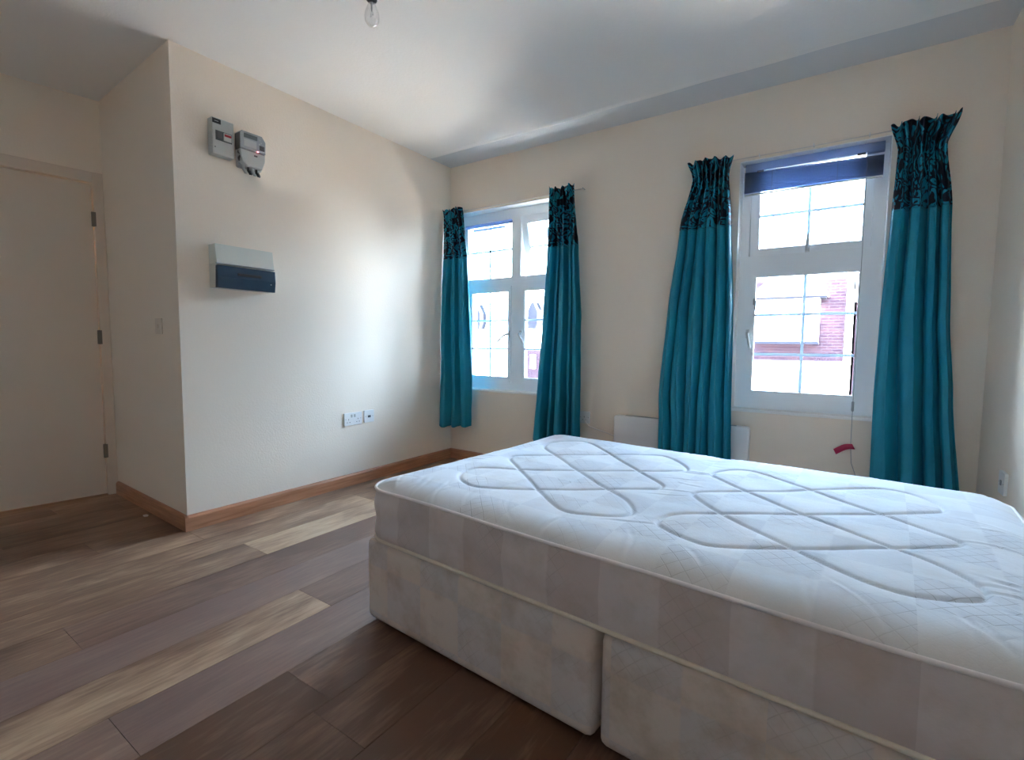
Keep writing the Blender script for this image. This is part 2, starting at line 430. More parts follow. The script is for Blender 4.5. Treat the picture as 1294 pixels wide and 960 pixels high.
def prism(bm, poly, axis, a0, a1, bev=0.0):
    """extrude a 2-D outline along an axis ('X': outline is (y,z); 'Y': (x,z); 'Z': (x,y))"""
    def P(u, v, w_):
        return {'X': (w_, u, v), 'Y': (u, w_, v), 'Z': (u, v, w_)}[axis]
    A = [bm.verts.new(P(u, v, a0)) for u, v in poly]; C = [bm.verts.new(P(u, v, a1)) for u, v in poly]
    f1 = bm.faces.new(A); f2 = bm.faces.new(list(reversed(C)))
    n = len(poly)
    for i in range(n): bm.faces.new((A[i], C[i], C[(i + 1) % n], A[(i + 1) % n]))
    bmesh.ops.recalc_face_normals(bm, faces=bm.faces)
    if bev:
        bmesh.ops.bevel(bm, geom=list({e for f in (f1, f2) for e in f.edges}), offset=bev, segments=2, affect='EDGES', profile=0.5)
def rrect(x0, x1, z0, z1, r, n=5):
    out = []
    for cx, cz, a0 in ((x1 - r, z1 - r, 0), (x0 + r, z1 - r, 90), (x0 + r, z0 + r, 180), (x1 - r, z0 + r, 270)):
        for k in range(n + 1):
            a = math.radians(a0 + 90 * k / n); out.append((cx + r * math.cos(a), cz + r * math.sin(a)))
    return out
def face_holes(bm, u0, u1, v0, v1, d0, d1, holes):
    """wall slab in the xz plane between y=d0 and y=d1 with rectangular holes, as one mesh of cells"""
    us = sorted({u0, u1, *[h[0] for h in holes], *[h[1] for h in holes]})
    vs = sorted({v0, v1, *[h[2] for h in holes], *[h[3] for h in holes]})
    inh = lambda i, j: any(h[0] <= (us[i] + us[i + 1]) / 2 <= h[1] and h[2] <= (vs[j] + vs[j + 1]) / 2 <= h[3] for h in holes)
    nu, nv = len(us) - 1, len(vs) - 1
    V = {}
    def vert(i, j, k):
        if (i, j, k) not in V: V[i, j, k] = bm.verts.new((us[i], (d0, d1)[k], vs[j]))
        return V[i, j, k]
    for i in range(nu):
        for j in range(nv):
            if inh(i, j): continue
            for k in (0, 1):
                q = [vert(i, j, k), vert(i + 1, j, k), vert(i + 1, j + 1, k), vert(i, j + 1, k)]
                bm.faces.new(q if k == 0 else q[::-1])
            for di, dj, c in ((-1, 0, ((i, j), (i, j + 1))), (1, 0, ((i + 1, j), (i + 1, j + 1))), (0, -1, ((i, j), (i + 1, j))), (0, 1, ((i, j + 1), (i + 1, j + 1)))):
                a, b_ = i + di, j + dj
                if 0 <= a < nu and 0 <= b_ < nv and not inh(a, b_): continue
                (p, q_) = c
                bm.faces.new((vert(*p, 0), vert(*q_, 0), vert(*q_, 1), vert(*p, 1)))
    bmesh.ops.recalc_face_normals(bm, faces=bm.faces)

# ------------------------------------------------------------------ room shell
YB = -4.35
OUT = Vector((0.0, -2.1125)); ALC = Vector((-1.092, -2.078)); DD = Vector((-0.128, -0.992)).normalized()
# window wall
bm = bmesh.new()
face_holes(bm, -0.25, RW + 0.25, -0.2, H + 0.15, 0.0, 0.30, [(W1[0], W1[1], *WZ), (W2[0], W2[1], *WZ)])
struct(mesh_obj('wall_back', bm, M['wall']), 'cream wall with the two windows')
bm = bmesh.new()   # left wall block (solid chimney-like mass) with the alcove's side face
prism(bm, [(0, 0.05), (0, OUT.y), (ALC.x, ALC.y), (ALC.x - 0.2, ALC.y), (ALC.x - 0.2, 0.05)], 'Z', -0.1, H + 0.1)
struct(mesh_obj('wall_left', bm, M['wall']), 'cream left wall with the electric meter')
struct(mesh_obj('wall_right', B(RW, RW + 0.2, YB - 0.2, 0.05, -0.1, H + 0.1), M['wall']))
struct(mesh_obj('wall_front', B(-1.9, RW + 0.2, YB - 0.2, YB, -0.1, H + 0.1), M['ceiling']))
# door wall, in the skewed frame of the alcove: local x runs along the wall away from the corner, local y points out of the room
def skew(o):
    o.location = (ALC.x, ALC.y, 0)
    o.rotation_euler = (0, 0, math.atan2(DD.y, DD.x)); return o
DS0, DS1, DZ = 0.055, 0.835, 1.985
bm = bmesh.new(); face_holes(bm, -0.1, 2.6, -0.1, H + 0.1, -0.14, 0.0, [(DS0 - 0.005, DS1 + 0.005, -0.05, DZ + 0.005)])
dw = skew(mesh_obj('wall_entrance', bm, M['wall'])); struct(dw)
skew(struct(mesh_obj('wall_light_block', B(-0.4, 2.9, -1.1 , -1.0, -0.1, H + 0.1), M['wall'])))  # unseen hall back, added to keep sky light out of the door gaps
bm = bmesh.new(); box(bm, -0.5, -0.4, -1.1, -0.14, -0.1, H + 0.1); box(bm, 2.8, 2.9, -1.1, -0.14, -0.1, H + 0.1); box(bm, -0.5, 2.9, -1.1, -0.1, -0.12, -0.01); box(bm, -0.5, 2.9, -1.1, -0.1, H, H + 0.15)
skew(struct(mesh_obj('trim_light_block', bm, M['wall'])))  # ends, floor and lid of the unseen hall box, added to block light
# floor: separate laminate planks in one mesh
bm = bmesh.new(); lay = bm.loops.layers.color.new('plank')
PW, X0 = 0.2145, 1.0545 - 0.2145 * 15
lens_ = 1.9
special = {15: [(-3.42, -2.14, 0.86, 0.2, 0.0)]}      # the pale plank
def plank(x0, x1, y0, y1, c):
    y0 = max(y0, YB - 0.05); y1 = min(y1, 0.02); x0 = max(x0, -1.75)
    x1 = min(x1, RW + 0.05)
    if y1 - y0 < 0.003 or x1 <= x0: return
    g = 0.0008
    vs = [bm.verts.new(p) for p in ((x0 + g, y0 + g, 0), (x1 - g, y0 + g, 0), (x1 - g, y1 - g, 0), (x0 + g, y1 - g, 0))]
    lo = [bm.verts.new((v_.co.x, v_.co.y, -0.008)) for v_ in vs]
    fs = [bm.faces.new(vs)] + [bm.faces.new((vs[i], lo[i], lo[(i + 1) % 4], vs[(i + 1) % 4])) for i in range(4)]
    for f in fs:
        for l_ in f.loops: l_[lay] = (*c, 1)
rng = random.Random(11)
ends = {15: -2.14, 12: -2.03, 13: -2.77, 16: -2.83, 14: -1.55, 17: -2.45}
tones = {}
for r in range(0, 30):
    x0 = X0 + r * PW
    s0 = ends.get(r, -2.0 + rng.uniform(-1.2, 0.0))
    k0 = int((s0 - YB) / lens_) + 2
    for k in range(-k0, 4):
        ya = s0 + (k - 1) * lens_; yb = s0 + k * lens_
        c = (rng.choice((0.34, 0.38, 0.42, 0.46)) - (0.20 if r >= 17 else 0), rng.random(), rng.choice((0.0, 0.2, 0.4)))  # planks along the bed toned down: its shade is put into the colour
        if r == 15 and k == 0: c = (0.72, 0.31, 0.1)
        if r == 15 and k == 1: c = (0.38, 0.7, 0.7)
        if r == 16 and k == 0: c = (0.40, 0.55, 0.8)
        if r == 16 and k == 1: c = (0.30, 0.15, 0.9)
        if r == 14: c = (0.30, 0.42, 0.9)
        if r == 13 and k == 0: c = (0.56, 0.42, 0.3)
        if r == 13 and k == 1: c = (0.36, 0.22, 0.6)
        if r == 12 and k == 1: c = (0.68, 0.12, 0.0)
        if r == 12 and k == 0: c = (0.48, 0.62, 0.4)
        if r in (10, 11): c = (0.52, c[1], 0.3)
        if r <= 12: c = (c[0] + 0.12, c[1], 0.0)  # planks towards the left wall: tan, plus window sheen put into the tone
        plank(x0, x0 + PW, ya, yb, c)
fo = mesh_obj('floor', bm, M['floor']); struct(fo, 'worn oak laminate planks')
struct(mesh_obj('trim_1', B(-1.9, RW + 0.2, YB - 0.2, 0.05, -0.1, -0.008), M['darkgrey']))
# ceiling, with the greyer strip and thin plaster ridge in front of the window wall
struct(mesh_obj('ceiling', B(-1.9, RW + 0.1, YB - 0.1, 0.05, H, H + 0.15), M['ceiling']), 'white painted ceiling')
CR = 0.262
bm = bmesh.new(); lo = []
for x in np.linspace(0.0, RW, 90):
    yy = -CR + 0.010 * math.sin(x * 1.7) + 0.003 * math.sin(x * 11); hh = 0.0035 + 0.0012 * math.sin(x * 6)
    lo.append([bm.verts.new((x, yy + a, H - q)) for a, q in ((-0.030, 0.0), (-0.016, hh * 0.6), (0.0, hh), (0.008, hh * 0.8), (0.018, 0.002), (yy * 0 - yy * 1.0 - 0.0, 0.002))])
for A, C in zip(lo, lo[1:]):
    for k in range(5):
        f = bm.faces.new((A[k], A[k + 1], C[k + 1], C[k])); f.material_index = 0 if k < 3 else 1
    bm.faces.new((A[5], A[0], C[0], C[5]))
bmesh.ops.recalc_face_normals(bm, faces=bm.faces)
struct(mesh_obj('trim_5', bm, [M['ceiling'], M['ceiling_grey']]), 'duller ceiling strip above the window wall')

# skirting
def skirting(name, p0, p1, material, label, into):
    """p0->p1 on the wall face, 'into' = unit normal into the room"""
    p0, p1, n = Vector(p0), Vector(p1), Vector(into)
    bm = bmesh.new()
    prof = [(0.0, 0.0), (0.017, 0.0), (0.017, 0.070), (0.013, 0.078), (0.006, 0.083), (0.0, 0.083)]
    A = [bm.verts.new((p0.x + n.x * d, p0.y + n.y * d, z)) for d, z in prof]; C = [bm.verts.new((p1.x + n.x * d, p1.y + n.y * d, z)) for d, z in prof]
    bm.faces.new(A); bm.faces.new(C[::-1])
    for i in range(len(prof)): bm.faces.new((A[i], C[i], C[(i + 1) % 6], A[(i + 1) % 6]))
    bmesh.ops.recalc_face_normals(bm, faces=bm.faces)
    return struct(mesh_obj(name, bm, material), label)
skirting('baseboard_left', (0, OUT.y - 0.017), (0, 0), M['skirt_y'], 'brown wooden skirting under the meter wall', (1, 0))
skirting('baseboard_back', (0, 0), (RW, 0), M['skirt_x'], 'brown wooden skirting under the windows', (0, -1))
skirting('baseboard_right', (RW, YB), (RW, 0), M['skirt_y'], None, (-1, 0))
nn = (OUT - ALC).normalized(); nn = Vector((nn.y, -nn.x))
if nn.y > 0: nn = -nn
skirting('baseboard_alcove', ALC + (OUT - ALC).normalized() * 0.024, OUT + (OUT - ALC).normalized() * 0.017, M['skirt_x'], 'brown skirting in the door alcove', nn)

# ------------------------------------------------------------------ door in the alcove
door = bpy.data.objects.new('door_1', None); COL.objects.link(door); skew(door); struct(door, 'plain cream flush door in its white frame')
# local: +y of the skewed frame points into the room? normal check below
nrm = Vector((-DD.y, DD.x)); INTO = 1.0 if nrm.x > 0 else -1.0
def D(x0, x1, y0, y1, z0, z1, bev=0.0):
    ya, yb = sorted((y0 * INTO, y1 * INTO)); return B(x0, x1, ya, yb, z0, z1, bev=bev)
mesh_obj('door_panel', D(DS0 + 0.002, DS1, -0.045, -0.006, 0.008, DZ - 0.002, 0.002), M['door'], door)
mesh_obj('door_frame', D(0.0, DS0 - 0.003, -0.06, 0.012, 0.0, DZ + 0.07, 0.003), M['door'], door)
mesh_obj('door_frame', D(DS0 - 0.003, DS1 + 0.003, -0.06, 0.012, DZ + 0.004, DZ + 0.07, 0.003), M['door'], door)
mesh_obj('door_frame', D(DS1 + 0.003, DS1 + 0.07, -0.06, 0.012, 0.0, DZ + 0.07, 0.003), M['door'], door)
for z in (1.766, 1.028, 0.292):
    bm = bmesh.new()
    tube(bm, [(DS0 - 0.001, INTO * 0.004, z - 0.045), (DS0 - 0.001, INTO * 0.004, z + 0.045)], 0.0065, 12)
    for k in (-0.03, 0.0, 0.03): lathe(bm, [(0.0075, z + k - 0.001), (0.0075, z + k + 0.001)], 12, (DS0 - 0.001, INTO * 0.004, 0))
    ya, yb = sorted((INTO * -0.004, INTO * 0.013)); box(bm, DS0 - 0.012, DS0 + 0.010, ya, min(yb, yb), z - 0.044, z + 0.044)
    mesh_obj('hinge', bm, M['hinge'], door)['label'] = 'dull steel hinge'

# ------------------------------------------------------------------ windows
FY0, FY1 = 0.10, 0.165
def ring(bm, x0, x1, z0, z1, wd, y0, y1, bev=0.003, wl=None, wr=None, wt=None, wb=None):
    wl = wl if wl is not None else wd; wr = wr if wr is not None else wd; wt = wt if wt is not None else wd; wb = wb if wb is not None else wd
    face = bmesh.new(); face_holes(face, x0, x1, z0, z1, y0, y1, [(x0 + wl, x1 - wr, z0 + wb, z1 - wt)])
    if bev: bmesh.ops.bevel(face, geom=[e for e in face.edges if len(e.link_faces) == 2 and e.calc_face_angle(0) > 1.0], offset=bev, segments=2, affect='EDGES')
    me = bpy.data.meshes.new('tmp'); face.to_mesh(me); face.free(); bm.from_mesh(me); bpy.data.meshes.remove(me)
def sash(win, x0, x1, z0, z1, gx, gz, vbars, hbars, tilt=0.0, proud=0.008, handle=None):
    """gx,gz glass extents; tilt opens the sash outwards about its top edge"""
    piv = bpy.data.objects.new('sash', None)
    bm = bmesh.new()
    ring(bm, x0, x1, z0 - z1, 0, 0, -proud, 0.050, 0.003, gx[0] - x0, x1 - gx[1], z1 - gz[1], gz[0] - z0)
    s = mesh_obj('sash', bm, M['upvc'], win); s.location = (0, FY0, z1); s.rotation_euler = (tilt, 0, 0)
    bpy.data.objects.remove(piv)
    mesh_obj('glass', B(gx[0] - 0.004, gx[1] + 0.004, 0.016, 0.020, gz[0] - z1 - 0.004, gz[1] - z1 + 0.004), M['glass'], s)
    bm = bmesh.new()
    xe = [gx[0]] + [v_ for xb in vbars for v_ in (xb - 0.008, xb + 0.008)] + [gx[1]]
    ze = [gz[0] - z1] + [v_ for zb in sorted(hbars) for v_ in (zb - z1 - 0.008, zb - z1 + 0.008)] + [gz[1] - z1]
    face_holes(bm, gx[0], gx[1], ze[0], ze[-1], 0.010, 0.014, [(xe[i], xe[i + 1], ze[j], ze[j + 1]) for i in range(0, len(xe), 2) for j in range(0, len(ze), 2)])
    mesh_obj('glazing_bars', bm, M['bar'], s)
    # black rubber gasket
    bm = bmesh.new(); ring(bm, gx[0] - 0.002, gx[1] + 0.002, gz[0] - z1 - 0.002, gz[1] - z1 + 0.002, 0.0045, -proud + 0.004, 0.012, 0)
    mesh_obj('gasket', bm, M['midgrey'], s)
    if handle:
        hx, hz, dx, dz = handle
        bm = bmesh.new()
        box(bm, hx - 0.011, hx + 0.011, -proud - 0.010, -proud, hz - z1 - 0.028, hz - z1 + 0.028, 0.004)
        lathe(bm, [(0.010, -proud - 0.032), (0.010, -proud - 0.008)], 14, (hx, 0, hz - z1), 'Y')
        p = Vector((hx, -proud - 0.034, hz - z1)); q = p + Vector((dx, -0.008, dz))
        mid = (p + q) / 2 + Vector((0.0, -0.010, 0.008 if dx else 0))
        tube(bm, [p, p.lerp(mid, 0.5) + Vector((0, -0.002, 0.004)), mid, q.lerp(mid, 0.4), q], [0.009, 0.0085, 0.0075, 0.0075, 0.006], 10)
        mesh_obj('handle', bm, M['paint'], s, smooth=True)['label'] = 'white espagnolette handle'
    return s
def window(name, label, x0, x1, mull):
    win = bpy.data.objects.new(name, None); COL.objects.link(win); struct(win, label)
    bm = bmesh.new()
    bars = []
    TZ = (1.478, 1.548)
    if mull:
        holes = [(x0 + 0.045, mull[0], WZ[0] + 0.062, TZ[0]), (mull[1], x1 - 0.045, WZ[0] + 0.062, TZ[0]), (x0 + 0.045, mull[0], TZ[1], 2.030), (mull[1], x1 - 0.045, TZ[1], 2.030)]
    else:
        holes = [(x0 + 0.042, x1 - 0.052, WZ[0] + 0.062, TZ[0]), (x0 + 0.042, x1 - 0.052, TZ[1], 2.100)]
    holes = [(a + 0.010, b_ - 0.010, c + 0.010, d - 0.010) for a, b_, c, d in holes]
    face_holes(bm, x0 + 0.001, x1 - 0.001, WZ[0] + 0.001, WZ[1] - 0.001, FY0, FY1, holes)
    bmesh.ops.bevel(bm, geom=[e for e in bm.edges if len(e.link_faces) == 2 and e.calc_face_angle(0) > 1.0], offset=0.003, segments=2, affect='EDGES')
    mesh_obj('window_frame', bm, M['upvc'], win)
    # painted plaster reveal lining and thin sill edge
    bm = bmesh.new()
    e = 0.004
    box(bm, x0, x0 + e, -0.001, FY0, WZ[0] + e, WZ[1] - e); box(bm, x1 - e, x1, -0.001, FY0, WZ[0] + e, WZ[1] - e)
    box(bm, x0, x1, -0.001, FY0, WZ[1] - e, WZ[1])
    mesh_obj('reveal', bm, M['reveal'], win)
    mesh_obj('window_sill', B(x0 - 0.002, x1 + 0.002, -0.006, FY0 + 0.002, WZ[0] - 0.010, WZ[0] + 0.006, 0.003), M['reveal'], win)
    return win
win1 = window('window_1', 'left window, two casements below two lights', W1[0], W1[1], (0.577, 0.646))
sash(win1, 0.125, 0.573, 0.684, 1.486, (0.158, 0.540), (0.732, 1.440), [0.348], [1.204, 0.968], handle=(0.556, 1.089, -0.095, -0.07))
sash(win1, 0.650, 1.098, 0.684, 1.486, (0.700, 1.060), (0.732, 1.440), [0.880], [1.204, 0.968], handle=(0.668, 1.089, 0.062, -0.085))
sash(win1, 0.648, 1.100, 1.550, 2.030, (0.708, 1.045), (1.606, 1.972), [0.876], [1.785], tilt=0.25)
mesh_obj('glass', B(0.098, 0.579, 0.125, 0.129, 1.546, 2.032), M['glass'], win1)
bm = bmesh.new(); box(bm, 0.330, 0.346, 0.118, 0.124, 1.548, 2.03); box(bm, 0.1, 0.577, 0.118, 0.124, 1.777, 1.793)
mesh_obj('glazing_bars', bm, M['bar'], win1)
win2 = window('window_2', 'right window, one casement below an open top light', W2[0], W2[1], None)
sash(win2, 2.331, 2.953, 0.684, 1.476, (2.383, 2.905), (0.734, 1.430), [2.645], [1.200, 0.961], handle=(2.352, 1.085, 0.022, -0.095))
sash(win2, 2.331, 2.953, 1.550, 2.092, (2.383, 2.905), (1.602, 2.066), [2.645], [1.800], tilt=0.11, handle=(2.645, 1.580, 0.002, 0.085))
bm = bmesh.new(); box(bm, 2.383, 2.392, FY0 - 0.016, FY0 - 0.007, 1.235, 1.290, 0.002); box(bm, 2.376, 2.386, FY0 - 0.02, FY0 - 0.007, 1.262, 1.30, 0.002)
mesh_obj('latch', bm, M['midgrey'], win2)['label'] = 'grey restrictor latch'

# raised blind in the right window
bl = thing('venetian_blind', 'grey venetian blind pulled up to the top of the right window', 'blind', (2.645, 0.06, 2.095))
mesh_obj('headrail', B(-0.336, 0.336, -0.018, 0.018, -0.047, 0.0, 0.002), M['slat'], bl)
for k in range(13):
    bm = bmesh.new()
    z = -0.058 - k * 0.0092
    dzr = -0.018 * (1 - k / 14)        # right end hangs a little below the rail
    L_, R_ = -0.340, 0.334
    P = []
    for s_ in range(6):
        a = s_ / 5
        P.append((-0.016 + 0.010 * math.sin(a * math.pi) - 0.000 + a * 0.010, 0.006 - a * 0.0115))
    rowL = [bm.verts.new((L_, y - 0.004, z + dz_ + 0.006)) for y, dz_ in P]
    rowR = [bm.verts.new((R_, y - 0.004, z + dz_ + dzr)) for y, dz_ in P]
    for i in range(5): bm.faces.new((rowL[i], rowR[i], rowR[i + 1], rowL[i + 1]))
    r_ = bmesh.ops.extrude_face_region(bm, geom=list(bm.faces))
    for v_ in r_['geom']:
        if isinstance(v_, bmesh.types.BMVert): v_.co.y += 0.0008
    bmesh.ops.recalc_face_normals(bm, faces=bm.faces)
    mesh_obj('slat', bm, M['slat'], bl, smooth=True)
mesh_obj('bottom_rail', B(-0.338, 0.333, -0.020, 0.006, -0.182, -0.174, 0.002), M['greyplastic'], bl)
for x in (-0.255, 0.235):
    bm = bmesh.new(); box(bm, x - 0.018, x + 0.018, -0.023, -0.017, -0.056, -0.044, 0.001)
    mesh_obj('bracket', bm, M['darkgrey'], bl)
for x in (-0.19, 0.13):
    bm = bmesh.new(); tube(bm, [(x, -0.024, -0.05), (x, -0.025, -0.18)], 0.001, 6)
    mesh_obj('ladder_cord', bm, M['cord'], bl)
bm = bmesh.new()
tube(bm, [(0.262, -0.020, -0.04), (0.263, -0.04, -0.6), (0.262, -0.075, -1.40), (0.263, -0.077, -1.62), (0.270, -0.070, -1.72), (0.296, -0.066, -1.80)], 0.0014, 6)
pc = mesh_obj('pull_cord', bm, M['cord'], bl)
bm = bmesh.new(); lathe(bm, [(0.003, -1.380), (0.0062, -1.385), (0.0066, -1.430), (0.004, -1.436)], 12, (0.262, -0.0755, 0))
mesh_obj('cord_weight', bm, M['midgrey'], pc)
bm = bmesh.new()
P = [(-0.075 + 0.085 * i / 8, -0.0, -1.665 + 0.040 * i / 8 + 0.010 * math.sin(math.pi * i / 8)) for i in range(9)]
U = [bm.verts.new((0.26 + x, -0.080 - 0.006 * math.sin(i), z + 0.012)) for i, (x, y, z) in enumerate(P)]
V_ = [bm.verts.new((0.26 + x + 0.014, -0.080 - 0.006 * math.sin(i), z - 0.016)) for i, (x, y, z) in enumerate(P)]
for i in range(8): bm.faces.new((U[i], U[i + 1], V_[i + 1], V_[i])).material_index = 0
r_ = bmesh.ops.extrude_face_region(bm, geom=list(bm.faces))
for v_ in r_['geom']:
    if isinstance(v_, bmesh.types.BMVert): v_.co.y += 0.0012
bmesh.ops.recalc_face_normals(bm, faces=bm.faces)
tg = mesh_obj('warning_tag', bm, M['pinktag'], pc, smooth=True); tg['label'] = 'small crimson paper tag'
# grey blind stub inside the left window
sb = thing('roller_blind', 'narrow grey blind rolled up inside the left window\'s top left light', 'blind', (0.34, 0.088, 2.0))
bm = bmesh.new(); lathe(bm, [(0.015, -0.24), (0.015, 0.235)], 16, (0, 0, 0), 'X'); mesh_obj('roll', bm, M['slat'], sb, smooth=True)
mesh_obj('bottom_rail', B(-0.16, 0.17, -0.006, 0.004, -0.045, -0.024, 0.002), M['slat'], sb)

# ------------------------------------------------------------------ street outside
GZ = -2.95
struct(mesh_obj('ground', B(-40, 40, 0.3, 60, GZ - 0.2, GZ), M['asphalt']))
struct(mesh_obj('trim_2', B(-40, 40, 0.3, 2.6, GZ, GZ + 0.12), M['paving']))
struct(mesh_obj('trim_3', B(-40, 40, 9.6, 12.2, GZ, GZ + 0.12), M['asphalt2']))
def house_window(par, x0, x1, z0, z1, y, nv=1):
    bm = bmesh.new(); ring(bm, x0, x1, z0, z1, 0.06, y - 0.06, y + 0.05, 0)
    for k in range(nv): xx = x0 + (x1 - x0) * (k + 1) / (nv + 1); box(bm, xx - 0.025, xx + 0.025, y - 0.05, y + 0.03, z0 + 0.05, z1 - 0.05)
    f = mesh_obj('window_casing', bm, M['paint'], par)
    mesh_obj('pane', B(x0 + 0.05, x1 - 0.05, y - 0.02, y - 0.01, z0 + 0.05, z1 - 0.05), M['exglass'], f)
hb = thing('brick_house', 'brick house with a white gabled bay seen through the right window', 'house', (0, 0, GZ))
def hp(name, bm, m_, par, label=None):
    bmesh.ops.translate(bm, verts=bm.verts, vec=(0, 0, -GZ)); o = mesh_obj(name, bm, m_, par)
    if label: o['label'] = label
    return o
hp('brick_wall', B(-2.2, 2.84, 12.0, 18, 0.62, 2.78), M['brick'], hb)
hp('ground_floor_wall', B(-2.2, 2.84, 11.98, 18, GZ, 0.62), M['render'], hb)
bm = bmesh.new(); prism(bm, [(12.0, 2.76), (15, 4.3), (18.0, 2.76)], 'X', -2.2, 2.84); hp('roof', bm, M['slate'], hb)
hp('bay', B(0.80, 2.28, 11.45, 12.0, 1.14, 2.28), M['paint'], hb, 'white boarded bay')
bm = bmesh.new(); prism(bm, [(0.66, 2.30), (2.46, 2.30), (2.44, 2.38), (1.56, 3.12), (0.68, 2.38)], 'Y', 11.35, 12.6); hp('gable', bm, M['paint'], hb, 'white triangular gable')
hp('eaves_shadow', B(0.70, 2.42, 11.38, 12.0, 2.245, 2.295), M['slate'], hb)  # dark strip standing in for the shadow line under the gable
hp('bay_shelf', B(0.78, 2.30, 11.42, 12.0, 1.07, 1.135), M['slate'], hb)
bm = bmesh.new(); tube(bm, [(2.93, 11.93, GZ), (2.93, 11.93, 2.45)], 0.07, 12); hp('downpipe', bm, M['paint'], hb, 'white downpipe')
for (a, b_, c, d, nv) in ((0.9, 1.3, -0.25, 0.40, 1), (1.75, 2.05, -0.25, 0.42, 1), (-1.4, 0.0, -2.2, -0.8, 2)):
    bm = bmesh.new(); ring(bm, a, b_, c, d, 0.05, 11.93, 12.0, 0); f = hp('window_casing', bm, M['paint'], hb)
    hp('pane', B(a + 0.05, b_ - 0.05, 11.955, 11.965, c + 0.05, d - 0.05), M['exglass'], f)
hc = thing('brick_house', 'brick house at the right edge of the right window view, past the white downpipe', 'house', (0, 0, GZ))
hp('brick_wall', B(3.06, 9.0, 12.3, 18, GZ, 2.15), M['brick'], hc)
bm = bmesh.new(); prism(bm, [(12.1, 2.15), (15, 3.9), (18.2, 2.15)], 'X', 3.02, 9.1); hp('roof', bm, M['slate'], hc)
for (a, b_, c, d) in ((3.15, 4.2, 0.55, 1.20), (3.25, 4.3, -1.7, -0.6), (6, 7.2, 0.2, 1.4)):
    bm = bmesh.new(); ring(bm, a, b_, c, d, 0.28, 12.22, 12.3, 0); f = hp('window_casing', bm, M['paint'], hc)
    hp('pane', B(a + 0.2, b_ - 0.2, 12.25, 12.26, c + 0.2, d - 0.2), M['exglass'], f)
ha = thing('rendered_house', 'white rendered house with dark roofs seen through the left window', 'house', (0, 0, GZ))
hp('rendered_wall', B(-15, -5.9, 12.0, 18, 0.78, 2.7), M['render'], ha)
hp('ground_floor_wall', B(-7.1, -5.9, 11.96, 18, GZ, 0.78), M['brick'], ha, 'red brick ground floor')
hp('ground_floor_wall', B(-15, -7.1, 11.99, 18, GZ, 0.78), M['render'], ha)
for cx in (-9.0, -6.45):
    bm = bmesh.new(); prism(bm, [(cx - 0.24, 1.66), (cx - 0.10, 1.56), (cx + 0.22, 1.56), (cx + 0.30, 1.75), (cx + 0.30, 2.15), (cx + 0.12, 2.50), (cx + 0.02, 2.42), (cx - 0.16, 2.05)], 'Y', 11.6, 12.1)
    hp('hanging_tiles', bm, M['slate'], ha, 'dark tiled oriel')
for (a, b_, c, d) in ((-8.25, -7.92, 0.05, 0.58), (-6.62, -6.40, 0.12, 0.62), (-8.85, -8.72, 0.02, 0.68), (-7.9, -7.74, 1.5, 2.15)):
    bm = bmesh.new(); ring(bm, a, b_, c, d, 0.035, 11.90, 11.96, 0); f = hp('window_casing', bm, M['paint'], ha)
    hp('pane', B(a + 0.03, b_ - 0.03, 11.925, 11.935, c + 0.03, d - 0.03), M['exglass'], f)
bm = bmesh.new(); prism(bm, [(11.8, 2.7), (15, 4.6), (18.2, 2.7)], 'X', -15, -5.8); hp('roof', bm, M['render'], ha)
hd = thing('brick_house', 'brick house hidden between the two window views', 'house', (0, 0, GZ))
hp('brick_wall', B(-5.60, -2.5, 12.05, 18, GZ, 2.4), M['brick'], hd)
bm = bmesh.new(); prism(bm, [(11.9, 2.4), (15, 4.2), (18.2, 2.4)], 'X', -5.55, -2.55); hp('roof', bm, M['slate'], hd)

